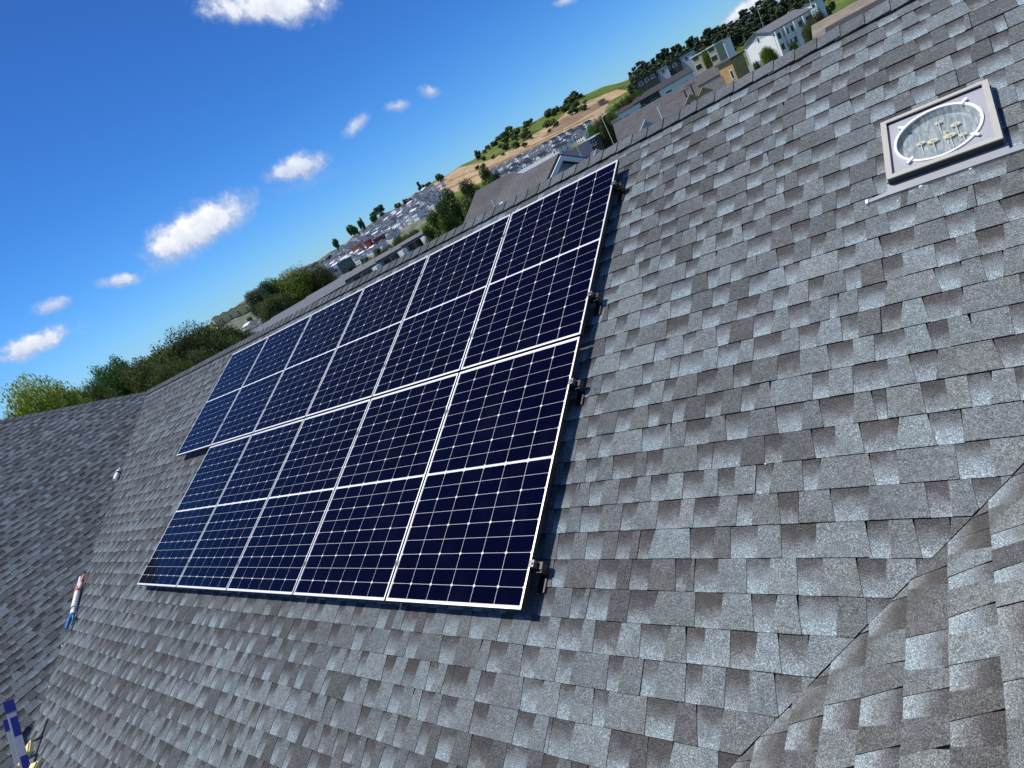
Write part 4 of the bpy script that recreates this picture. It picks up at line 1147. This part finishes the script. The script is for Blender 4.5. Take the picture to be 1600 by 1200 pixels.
# singled-out buildings at the foot of the far hill
for (x, y, wp, hp, wl_, rf_, rot, lab) in ((564, 397, 15, 15, WL_ORANGE, RF_DARK, -.5, 'orange clad building at the foot of the crowded hill'), (583, 391, 10, 19, WL_RED, RF_LIGHT, -.6, 'bright red building right of the orange one'), (598, 382, 18, 14, WL_BRICK, RF_DARK, -.4, 'maroon clad building right of the red one'),
                                        (546, 423, 27, 20, WL_TEAL, RF_LIGHT, .1, 'teal glazed block with a pale roof, left of the orange building'), (524, 436, 14, 20, WL_GREY, RF_LIGHT, .1, 'grey block left of the teal block, right of the trees'), (628, 357, 26, 12, WL_WHITE, RF_DARK, -.9, 'white row building with evenly spaced windows above the green bank'), (644, 348, 12, 16, WL_WHITE, RF_LIGHT, -.9, 'plain white block right of the row building'), (657, 342, 16, 12, WL_WHITE, RF_DARK, -.9, 'white block with a dark roof right of the plain white block, left of the conifers'), (611, 371, 14, 10, WL_WHITE, RF_DARK, -.9, 'low white block right of the maroon building')):
    P = hit(x, y, 250); d = math.hypot(P.x - CW[0], P.y - CW[1]); k = d / 1130
    w, h = wp * k / 2, hp * k
    flat_block(lab, Vector((P.x, P.y, P.z - 1)), face_rot(P, rot), w, min(w, 5), h + 1, wl_, rf_, wins=[(xx, z_, 1.5, 1.6) for xx in np.arange(-w + 1.5, w - .8, 3.2) for z_ in ((h * .25, h * .65) if h > 8 else (h * .5,))])
# ochre terrace behind the dark trees at left
for i in range(7):
    t = i / 6; x, y = 336 + t * 76, 497 - t * 36
    P = at(x, y, 780); zb = tz_(P)
    A = P - Vector((.97, -.22, 0)) * 4.2; B = P + Vector((.97, -.22, 0)) * 4.2
    A.z = B.z = P.z + 2.0
    gable_house('ochre walled terrace house behind the dark trees, ' + ('leftmost', 'second from left', 'third from left', 'middle one', 'third from right', 'second from right', 'rightmost, beside the pale tree')[i] + ' of seven', A, B, 4, 4, math.radians(22), min(zb, P.z - 6), RF_DARK, WL_CREAM, group='ochre terrace houses', wins=[(xx, -2.2, 1.3, 1.5) for xx in (-3, 0, 3)])

# ------------------------------------------------------------------ TREES
def leaf_mat(name, dark, mid, light, tr=.25):
    m, nt, b = new_mat(name)
    at_ = nt.add('ShaderNodeAttribute', attribute_name='Col'); sp = nt.add('ShaderNodeSeparateColor'); nt.l.new(at_.outputs['Color'], sp.inputs[0])
    oi = nt.add('ShaderNodeObjectInfo')
    t = nt.math('ADD', sp.outputs[0], nt.math('MULTIPLY', nt.math('SUBTRACT', oi.outputs['Random'], .5), .25))
    col = nt.ramp(t, [(0.05, dark), (.5, mid), (.95, light)])
    nt.l.new(col, b.inputs['Base Color']); b.inputs['Roughness'].default_value = .6; b.inputs['Specular IOR Level'].default_value = .25
    if tr:
        out = [n for n in nt.n if n.type == 'OUTPUT_MATERIAL'][0]; mx = nt.add('ShaderNodeMixShader'); tl_ = nt.add('ShaderNodeBsdfTranslucent'); nt.l.new(col, tl_.inputs[0])
        mx.inputs[0].default_value = tr; nt.l.new(b.outputs[0], mx.inputs[1]); nt.l.new(tl_.outputs[0], mx.inputs[2]); nt.l.new(mx.outputs[0], out.inputs[0])
    return m


bark = plain('bark', (.10, .075, .055), .9, var=.3, scale=6)


def tree(name, label, kind, H, R, nleaf, leaf, mat, seed, group=None, crown0=.22, clumps=26):
    rnd = random.Random(seed)
    root = empty(name); tag(root, label, 'tree', group)
    tk = MB(); lean = rnd.uniform(-.03, .03) * H
    tk.tube([(0, 0, -1), (lean * .4, 0, H * .3), (lean, lean * .5, H * .55), (lean, lean, H * .72)], [H * .03, H * .024, H * .014, H * .004], 7)
    cl = []
    if kind == 'cone':
        nlev = 13
        for L_ in range(nlev):
            t = L_ / (nlev - 1); z = H * (crown0 + (1 - crown0) * t * .99); rr = R * (1 - t) ** .85 * rnd.uniform(.8, 1.1) + .03 * R
            for k_ in range(max(1, int(7 * (1 - t) + 1))):
                a = rnd.random() * 2 * PI
                cl.append((Vector((math.cos(a) * rr * .6, math.sin(a) * rr * .6, z - rr * .12)), rr * .5 + .05 * R, .45))
    elif kind == 'pine':
        for k_ in range(clumps):
            t = rnd.random(); z = H * (crown0 + (1 - crown0) * t); rr = R * (1.05 - .75 * t); a = rnd.random() * 2 * PI; q = rr * rnd.uniform(.2, .85)
            cl.append((Vector((math.cos(a) * q, math.sin(a) * q, z)), R * rnd.uniform(.22, .4), .6))
        cl.append((Vector((lean, lean, H * .97)), R * .2, .9))
    else:
        for k_ in range(clumps):
            while True:
                p = Vector((rnd.uniform(-1, 1), rnd.uniform(-1, 1), rnd.uniform(-1, 1)))
                if p.length < .3: continue
                l3 = (abs(p.x) ** 3 + abs(p.y) ** 3 + abs(p.z) ** 3) ** (1 / 3)
                if .45 < l3 < 1: break
            zc = H * (crown0 + 1) / 2; hz = H * (1 - crown0) / 2
            if rnd.random() < .55: p.z = abs(p.z)
            cl.append((Vector((p.x * R * .8, p.y * R * .8, zc + p.z * hz * .9)), R * rnd.uniform(.28, .44), .85))
    for k_ in range(0, len(cl), max(1, len(cl) // 9)):
        c = cl[k_][0]; z0 = max(H * .18, c.z * .6)
        tk.tube([(lean * z0 / H, 0, z0), (c.x * .5, c.y * .5, (z0 + c.z) / 2 + .04 * H), tuple(c)], [H * .011, H * .007, H * .002], 5)
    tk.build('trunk', bark, root)
    n = nleaf
    tot = sum(r * r for _, r, _ in cl); V = []; Cc = []
    rs_ = np.random.default_rng(seed)
    for c, r, fl in cl:
        k_ = max(4, int(n * r * r / tot)); ton = rnd.uniform(.2, .75)
        d = rs_.normal(size=(k_, 3)); d /= np.linalg.norm(d, axis=1, keepdims=True)
        rad = r * (rs_.random((k_, 1)) ** .33) * (1 + .09 * rs_.normal(size=(k_, 1)))
        P = np.array(c) + d * rad * np.array([1, 1, fl])
        nn = d * .7 + rs_.normal(size=(k_, 3)) * .6 + np.array([0, 0, .35]); nn /= np.linalg.norm(nn, axis=1, keepdims=True)
        t1 = np.cross(nn, rs_.normal(size=(k_, 3))); t1 /= np.linalg.norm(t1, axis=1, keepdims=True); t2 = np.cross(nn, t1)
        s = leaf * (.6 + .8 * rs_.random((k_, 1)))
        q = np.stack([P - t1 * s, P - t2 * s * .6, P + t1 * s, P + t2 * s * .6], 1)
        V.append(q); tone = np.clip(ton + rs_.normal(size=k_) * .18, 0, 1); Cc.append(tone)
    V = np.concatenate(V); Cc = np.concatenate(Cc); nf = len(V)
    me = bpy.data.meshes.new('crown'); me.vertices.add(nf * 4); me.vertices.foreach_set('co', V.reshape(-1).astype(np.float32))
    me.loops.add(nf * 4); me.loops.foreach_set('vertex_index', np.arange(nf * 4, dtype=np.int32)); me.polygons.add(nf)
    me.polygons.foreach_set('loop_start', np.arange(0, nf * 4, 4, dtype=np.int32)); me.polygons.foreach_set('loop_total', np.full(nf, 4, dtype=np.int32))
    ca_ = me.color_attributes.new('Col', 'FLOAT_COLOR', 'POINT'); cc = np.ones((nf * 4, 4), np.float32); cc[:, 0] = np.repeat(Cc, 4); ca_.data.foreach_set('color', cc.ravel())
    me.update(); me.materials.append(mat)
    o = bpy.data.objects.new('crown', me); COL.objects.link(o); o.parent = root
    return root


def copy_tree(t, label, group=None):
    r = t.copy(); COL.objects.link(r)
    for ch_ in t.children:
        c = ch_.copy(); COL.objects.link(c); c.parent = r
    r['label'] = label
    if group: r['group'] = group
    elif 'group' in r: del r['group']
    return r


LM_LIME = leaf_mat('lime_leaves', (.09, .13, .02), (.27, .35, .05), (.44, .50, .10), .4)
LM_GREEN = leaf_mat('green_leaves', (.022, .06, .014), (.07, .165, .03), (.14, .25, .045))
LM_OLIVE = leaf_mat('olive_leaves', (.024, .034, .010), (.072, .100, .024), (.16, .185, .05))
LM_BROAD = leaf_mat('sunny_olive_leaves', (.026, .05, .008), (.11, .16, .018), (.23, .29, .03))
LM_CONI = leaf_mat('conifer_leaves', (.026, .05, .014), (.085, .14, .03), (.19, .25, .05))
LM_PALE = leaf_mat('pale_grey_green_leaves', (.03, .055, .03), (.075, .12, .065), (.14, .19, .11))
LM_PINE = leaf_mat('far_pine_needles', (.018, .03, .016), (.052, .078, .036), (.11, .14, .06), 0)
LM_BUSH = leaf_mat('far_bush_leaves', (.034, .055, .018), (.08, .12, .034), (.17, .22, .05), 0)


def place(t, px, py, wpx, d, zb=None, h0=None, r0=None, rz=0.0):
    """stand tree t (built H=h0, R=r0) so that its top reaches the sight line through px,py at distance d"""
    P = at(px, py, d); zb = tz_(P) if zb is None else zb
    sc_h = (P.z - zb) / h0
    right = at(px + 10, py - 5, d); ppm = math.hypot(10, 5) / (right - P).length
    sr = (wpx / 2 / ppm) / r0
    t.location = (P.x, P.y, zb); t.scale = (sr, sr, sc_h); t.rotation_euler = (0, 0, rz)


near = [  # px,py(top), width px, dist, kind, label
    (62, 582, 135, 36, 'lime', 'bright lime green broad tree at the left edge, above the hip of the left roof', 11000),
    (8, 640, 60, 37, 'lime2', 'low lime green tree at the very left edge', 0),
    (116, 598, 62, 38, 'lime2', 'smaller lime green tree between the big lime tree and the dark trees', 0),
    (146, 585, 56, 42, 'olive', 'short dark olive tree right of the lime trees', 11000),
    (178, 551, 66, 46, 'green', 'rounded mid green tree among the dark olive ones, left of the ridge corner', 9000),
    (207, 560, 60, 46, 'olive', 'dark olive tree right of the rounded green tree', 0),
    (240, 540, 74, 44, 'olive', 'tall dark olive tree above the corner where the roofs meet', 0),
    (172, 600, 70, 40, 'olive', 'low dark tree under the rounded green tree', 0),
    (268, 548, 60, 41, 'olive', 'low dark bushy tree right of the roof corner', 0),
    (292, 512, 84, 45, 'olive2', 'broad dark olive tree with brown tips left of the panels', 11000),
    (335, 503, 80, 46, 'olive2', 'dark olive tree nearest the upper left panel corner', 0),
    (365, 512, 66, 48, 'olive', 'dark olive tree just left of the grey terrace roofs', 0),
    (314, 530, 70, 40, 'olive', 'low dark tree in front of the broad olive trees', 0),
    (384, 498, 44, 150, 'pale', 'thin grey-brown tree below the ochre terrace', 7000),
    (412, 430, 46, 150, 'pale', 'slender pale grey-green tree left of the round crowned trees', 0),
    (462, 412, 92, 155, 'broad', 'round crowned bright olive tree above the grey terrace', 11000),
    (502, 404, 66, 160, 'olive2', 'dark round tree right of the bright olive tree above the terrace', 0),
    (436, 446, 60, 145, 'olive', 'dark low tree left of the bright olive tree', 0),
    (690, 325, 64, 44, 'coni', 'light green conifer at the right end of the terrace', 8000),
    (716, 290, 72, 46, 'coni', 'tall dark conifer behind the hipped neighbour', 0),
    (741, 278, 70, 44, 'coni', 'conifer with a pale leader beside the hipped neighbour', 0),
    (767, 258, 56, 48, 'coni', 'spiky conifer rising highest above the grey neighbour', 0),
    (786, 264, 50, 46, 'coni', 'small dark conifer right of the spiky one, by the white wall', 0),
    (702, 310, 60, 41, 'coni', 'conifer with upswept branches between the tall pair', 0),
    (672, 352, 40, 44, 'coni', 'low light green conifer at the end of the terrace roofs', 0),
]
kinds = {}
spec = {'lime': ('round', LM_LIME, 10, 5, .10, 60), 'lime2': ('round', LM_LIME, 10, 5, .10, 50), 'olive': ('round', LM_OLIVE, 10, 4, .09, 60), 'olive2': ('round', LM_OLIVE, 10, 4.4, .09, 64), 'green': ('round', LM_GREEN, 10, 4, .09, 50), 'pale': ('round', LM_PALE, 10, 3, .09, 40), 'broad': ('round', LM_BROAD, 10, 5, .10, 50), 'coni': ('pine', LM_CONI, 10, 3.2, .09, 70)}
for i, (x, y, wpx, d, kd, lab, nl) in enumerate(near):
    kn, mt, H, R, lf, ncl = spec[kd]
    if kd not in kinds:
        t = tree('conifer' if kd == 'coni' else 'tree', lab, kn, H, R, int((nl or 9000) * 5.0), lf, mt, 20 + i, crown0=.2 if kd != 'coni' else .12, clumps=ncl); kinds[kd] = t
    else:
        t = copy_tree(kinds[kd], lab)
    place(t, x - wpx * .28, y + wpx * .08 + (24 if x < 400 else 16 if x < 520 else 0), wpx * (1.3 if x < 400 else 1.08), d, h0=H * (1.02 if kd in ('lime', 'lime2', 'coni') else .98), r0=R, rz=i * 1.7)
    if x < 400 and i > 0 and i < 13:
        t2 = copy_tree(kinds[kd], ('bright lime green' if 'lime' in kd else 'mid green' if kd == 'green' else 'dark olive') + ' tree filling in low behind the front trees at the left', 'trees filling in low at the left, ' + ('lime' if 'lime' in kd else 'green' if kd == 'green' else 'olive')); place(t2, x - 4, y + 14, wpx * 1.2, d + 6, h0=H, r0=R, rz=i * 2.3 + 1)
# small trees further right
t = copy_tree(kinds['broad'], 'bright olive small tree in front of the white apartment gable'); place(t, 1196, 76, 30, 120, h0=10, r0=5, rz=1)
t = copy_tree(kinds['broad'], 'tiny bush at the left foot of the white apartment gable'); place(t, 1180, 98, 12, 110, h0=10, r0=5, rz=2)
t = copy_tree(kinds['olive'], 'small dark shrub against the long side of the white apartments'); place(t, 1237, 66, 16, 120, h0=10, r0=4, rz=2)
t = copy_tree(kinds['olive2'], 'brown-green shrub mass right of the white apartment block'); place(t, 1272, 22, 36, 100, h0=10, r0=4.4, rz=2)
t = copy_tree(kinds['olive'], 'low brown shrub below the tan roof at the top edge'); place(t, 1262, 34, 34, 90, h0=10, r0=4, rz=3)
t = copy_tree(kinds['broad'], 'thin young tree in front of the beige building'); place(t, 1100, 82, 14, 215, h0=10, r0=5, rz=3)
dk = ['dark tree clump left of the white sheds, ' + s for s in ('leftmost', 'second from left', 'third from left', 'fourth from left', 'third from right', 'second from right', 'rightmost', 'lowest one')]
for i, (x, y, w) in enumerate(((921, 196, 26), (934, 184, 28), (948, 175, 28), (960, 164, 28), (973, 154, 28), (984, 147, 24), (996, 141, 20), (943, 192, 26))):
    t = copy_tree(kinds['green' if i % 3 == 0 else 'olive'], dk[i]); place(t, x, y, w, 170, h0=10, r0=4, rz=i)
for i, (x, y, w, d) in enumerate(((602, 386, 30, 200), (622, 372, 34, 200), (640, 362, 30, 190), (583, 402, 24, 180))):
    t = copy_tree(kinds['broad' if i % 2 else 'olive'], 'shrubs on the green bank above the terrace, ' + ('second from left', 'third from left', 'rightmost', 'leftmost')[i]); place(t, x, y, w, d, h0=10, r0=5 if i % 2 else 4, rz=i)

# far pines and bushes: seven prototypes, copied
def far_tree(name, label, kind, H, R, n, leaf, mat, seed, group, **k):
    return tree(name, label, kind, H, R, n, leaf, mat, seed, group, **k)


fp = [far_tree('pine_tree', 'dark pine in the unbroken pine line along the right hand skyline', 'pine', 18, 5.2, 2600, .8, LM_PINE, 200 + i, 'pines along the right skyline', crown0=.06, clumps=44) for i in range(3)]
fb = [far_tree('bush', 'dark green bush scattered on the green hill above the earthworks', 'round', 6, 3.6, 1100, .55, LM_BUSH, 300 + i, 'bushes on the green hill', crown0=.0, clumps=22) for i in range(2)]
rnd = random.Random(5)
def scat(protos_, n, gen, lab, grp, s0=.8, s1=1.25, cat=None, wide=1.0):
    for i in range(n):
        P = gen(i)
        t = protos_[i] if i < len(protos_) and protos_[i].location.length == 0 else copy_tree(protos_[i % len(protos_)], lab, grp)
        t['label'] = lab; t['group'] = grp
        s = rnd.uniform(s0, s1); t.location = P; t.scale = (s * wide, s * wide, s * rnd.uniform(.85, 1.15)); t.rotation_euler = (0, 0, rnd.random() * 6)
        if cat: t['category'] = cat


def polar(az, d):
    x = CW[0] - math.sin(math.radians(az)) * d; y = CW[1] + math.cos(math.radians(az)) * d
    return Vector((x, y, float(terr(x, y)) - .3))


scat(fp, 240, lambda i: polar(rnd.uniform(5.5, 21.5), 895 - rnd.random() ** 1.5 * 260), 'dark pine in the unbroken pine line along the right hand skyline', 'pines along the right skyline', .5, 1.0, wide=1.4)
scat(fp, 26, lambda i: polar(rnd.uniform(16, 22), 620 + rnd.random() * 150), 'dark pine standing above the blue-grey terrace units', 'pines above the terrace units', .7, 1.0)
scat(fb, 60, lambda i: polar(rnd.uniform(25.5, 36.3), 895 - rnd.random() ** 1.4 * 190), 'dark green bush scattered on the green hill above the earthworks', 'bushes on the green hill', .6, 1.5, 'bush')
scat(fb, 22, lambda i: polar(rnd.uniform(7, 15), 420 + rnd.random() * 260), 'bush on the green slope behind the white apartments', 'bushes behind the white apartments', .7, 1.5, 'bush')
scat(fb, 34, lambda i: polar(rnd.uniform(44.5, 61), 300 + rnd.random() * 560), 'small garden tree between the houses of the far hill', 'garden trees on the far hill', .5, .95, 'tree')
for (x, y, w, d, lab, k_) in ((893, 152, 14, 880, 'leftmost pine of the dark clump standing alone on the skyline', 0), (900, 145, 16, 880, 'tallest pine of the dark clump standing alone on the skyline', 1), (906, 147, 16, 880, 'right hand pine of the dark clump on the skyline', 2), (911, 152, 12, 880, 'small pine at the right of the skyline clump', 0),
                           (652, 285, 10, 880, 'thin pine standing alone left of the pale mound on the skyline', 1), (664, 287, 16, 880, 'low bush beside the lone thin pine on the skyline', 3), (589, 322, 17, 860, 'tall pale rounded tree on the crest of the crowded hill', 5), (580, 333, 12, 860, 'dark tree left of the tall pale crest tree', 4), (560, 343, 10, 860, 'dark bush on the crest left of the pale tree', 3), (546, 352, 15, 860, 'dark round tree on the crest, farther left', 4), (521, 374, 10, 860, 'small dark bush on the crest near the teal block', 3),
                           (620, 318, 13, 860, 'dark bush on the crest right of the pale tree', 4), (632, 311, 10, 860, 'small bush on the crest before the bare earth begins', 3), (684, 272, 12, 860, 'dark bush on the crest by the pale mound', 4), (742, 236, 12, 860, 'dark pine on the crest above the green hill', 1), (770, 221, 12, 860, 'dark bush on the crest of the green hill, middle', 3), (786, 207, 18, 860, 'dark wide tree on the crest of the green hill', 4), (855, 172, 16, 870, 'wide dark tree near the top of the green hill', 4)):
    src = fp[k_] if k_ < 3 else (kinds['pale'] if k_ == 5 else fb[k_ - 3])
    h0, r0 = (18, 5.2) if k_ < 3 else ((10, 3) if k_ == 5 else (6, 3.6))
    t = copy_tree(src, lab); t['category'] = 'tree'; Pz = at(x, y, d); place(t, x, y, w, d, zb=tz_(Pz) - 2.5, h0=h0, r0=r0, rz=x)

# street lamps
for (x, y, x2, y2, d, lab) in ((940, 183, 950, 205, 120, 'pale street lamp in front of the dark tree clump'), (894, 214, 901, 231, 140, 'pale street lamp among the house rows'), (1184, 16, 1194, 43, 262, 'tall pale street lamp behind the white apartment roof'), (1265, 0, 1269, 15, 150, 'pale street lamp at the top edge')):
    P = at(x, y, d); Q = at(x2, y2, d); Hh = max(4, P.z - tz_(P))
    g = empty('street_lamp', loc=(P.x, P.y, P.z - Hh)); tag(g, lab, 'street lamp')
    m_ = MB(); m_.tube([(0, 0, -.5), (0, 0, Hh)], [.07, .05], 8); m_.build('pole', TRIM, g)
    m_ = MB(); m_.tube([(0, 0, Hh - .05), (.7, 0, Hh + .15), (1.5, 0, Hh + .18)], [.06, .05, .05], 6); m_.build('arm', TRIM, g)
    m_ = MB(); m_.box((1.2, -.14, Hh + .1), (1.9, .14, Hh + .22)); m_.build('lantern', WL_GREY, g)

# ------------------------------------------------------------------ SKY
w = bpy.data.worlds.new('World'); SC.world = w; w.use_nodes = True
nt = NT(w.node_tree); nt.n.clear()
out = nt.add('ShaderNodeOutputWorld'); bg = nt.add('ShaderNodeBackground'); bgc = nt.add('ShaderNodeBackground'); mxs = nt.add('ShaderNodeMixShader')
sky = nt.add('ShaderNodeTexSky', sky_type='NISHITA'); sky.sun_disc = False
sun_el = math.asin(SUN.z); sun_az = math.atan2(SUN.x, SUN.y)
sky.sun_elevation = sun_el; sky.sun_rotation = sun_az
sky.air_density = 1.0; sky.dust_density = 0.2; sky.ozone_density = 3.2; sky.altitude = 50
hs = nt.add('ShaderNodeHueSaturation'); hs.inputs['Saturation'].default_value = 1.15; hs.inputs['Value'].default_value = 1.0
nt.l.new(sky.outputs[0], hs.inputs['Color'])
sz_ = nt.add('ShaderNodeSeparateXYZ'); vec0 = nt.add('ShaderNodeTexCoord').outputs['Generated']; nt.l.new(vec0, sz_.inputs[0])
tint = nt.ramp(nt.math('MAXIMUM', sz_.outputs[2], 0.0), [(0.0, (.52, .90, 1.48)), (.10, (.41, .82, 1.38)), (.22, (.34, .74, 1.26)), (.42, (.34, .64, 1.10)), (.56, (.75, .74, .90)), (1.0, (.9, .82, .88))])
nt.l.new(nt.mix(1.0, hs.outputs[0], tint, 'MULTIPLY'), bg.inputs[0]); bg.inputs[1].default_value = 0.092
vec = nt.add('ShaderNodeTexCoord').outputs['Generated']
nA = nt.noise(vec, 16, 8, .62); nB = nt.noise(vec, 60, 5, .6)
CL = [  # px, py, half length, half height, image angle deg (ccw), opacity, ragged
    (436, 8, 112, 40, 2, 1.0, .75), (312, 356, 98, 40, 29, 1.0, .6), (190, 438, 40, 12, 10, .8, 1.0), (76, 480, 32, 13, 18, .7, 1.1), (64, 534, 72, 22, 20, .92, .95), (462, 262, 52, 22, 14, .85, .8),
    (556, 196, 26, 13, 42, .7, .8), (622, 165, 22, 12, 12, .7, .8), (674, 142, 22, 12, -8, .7, .8), (884, 2, 22, 8, 10, .7, .8), (1166, 14, 60, 17, 33, .95, .6), (368, 300, 16, 10, 0, .3, 1.2), (262, 412, 60, 14, 20, .3, 1.2), (480, 282, 60, 14, 18, .25, 1.2)]
mask = None; shade = None
for (px, py, hl, hh, an, op, rg2) in CL:
    c = ray(px, py); a = math.radians(an)
    A_ = ray(px + hl * math.cos(a), py - hl * math.sin(a)); B_ = ray(px - hh * math.sin(a), py - hh * math.cos(a))
    ta = A_ - c * A_.dot(c); tb_ = B_ - c * B_.dot(c)
    tb_ = tb_ - ta * (tb_.dot(ta) / ta.dot(ta))
    pa = nt.dot(vec, ta / ta.dot(ta)); pb = nt.dot(vec, tb_ / tb_.dot(tb_))
    dn = nt.math('MAXIMUM', nt.dot(vec, c), .05)
    pa = nt.math('DIVIDE', pa, dn); pb = nt.math('DIVIDE', pb, dn)
    r2 = nt.math('ADD', nt.math('MULTIPLY', pa, pa), nt.math('MULTIPLY', pb, pb))
    f = nt.math('SUBTRACT', 1.0, nt.math('SQRT', r2))
    nz = nt.math('ADD', nt.math('MULTIPLY', nt.math('SUBTRACT', nA, .5), 2.4 * rg2), nt.math('MULTIPLY', nt.math('SUBTRACT', nB, .5), 1.1 * rg2))
    inside = nt.math('GREATER_THAN', nt.dot(vec, c), .5)
    f2 = nt.math('ADD', f, nz)
    m_ = nt.math('MULTIPLY', nt.math('SMOOTH_MAX', f2, 0.0, .25), 1.9 * op, clamp=True)
    fall = nt.math('MULTIPLY', nt.math('ADD', f, .5), 2.2, clamp=True)
    m_ = nt.math('MULTIPLY', nt.math('MULTIPLY', m_, inside), nt.math('MULTIPLY', fall, op))
    sd = nt.math('MULTIPLY', nt.math('ADD', nt.math('MULTIPLY', pb, .38), .5), m_)
    mask = m_ if mask is None else nt.math('MAXIMUM', mask, m_)
    shade = sd if shade is None else nt.math('MAXIMUM', shade, sd)
shn = nt.math('ADD', shade, nt.math('MULTIPLY', nt.math('SUBTRACT', nB, .5), .7))
cc_ = nt.ramp(shn, [(0.15, (.46, .52, .68)), (.45, (.72, .76, .86)), (.75, (.95, .96, .98))])
nt.l.new(cc_, bgc.inputs[0]); bgc.inputs[1].default_value = 1.0
nt.l.new(mask, mxs.inputs[0]); nt.l.new(bg.outputs[0], mxs.inputs[1]); nt.l.new(bgc.outputs[0], mxs.inputs[2]); nt.l.new(mxs.outputs[0], out.inputs[0])

sl_ = bpy.data.lights.new('sun', 'SUN'); sl_.energy = 4.8; sl_.angle = math.radians(.5); sl_.color = (1.0, .96, .90)
so = bpy.data.objects.new('sun', sl_); COL.objects.link(so); so.rotation_euler = SUN.to_track_quat('Z', 'Y').to_euler(); so.location = (0, 0, 60)

# ------------------------------------------------------------------ CAMERA
cam = bpy.data.cameras.new('camera'); cam.sensor_width = 36; cam.lens = F / 1600 * 36; cam.clip_start = .05; cam.clip_end = 20000
co = bpy.data.objects.new('camera', cam); COL.objects.link(co)
right, down, fwd = RW_
co.matrix_world = frame(CW, right, -down, -fwd)
SC.camera = co
SC.view_settings.view_transform = 'Standard'; SC.view_settings.look = 'None'; SC.view_settings.exposure = 0.12; SC.view_settings.gamma = 1
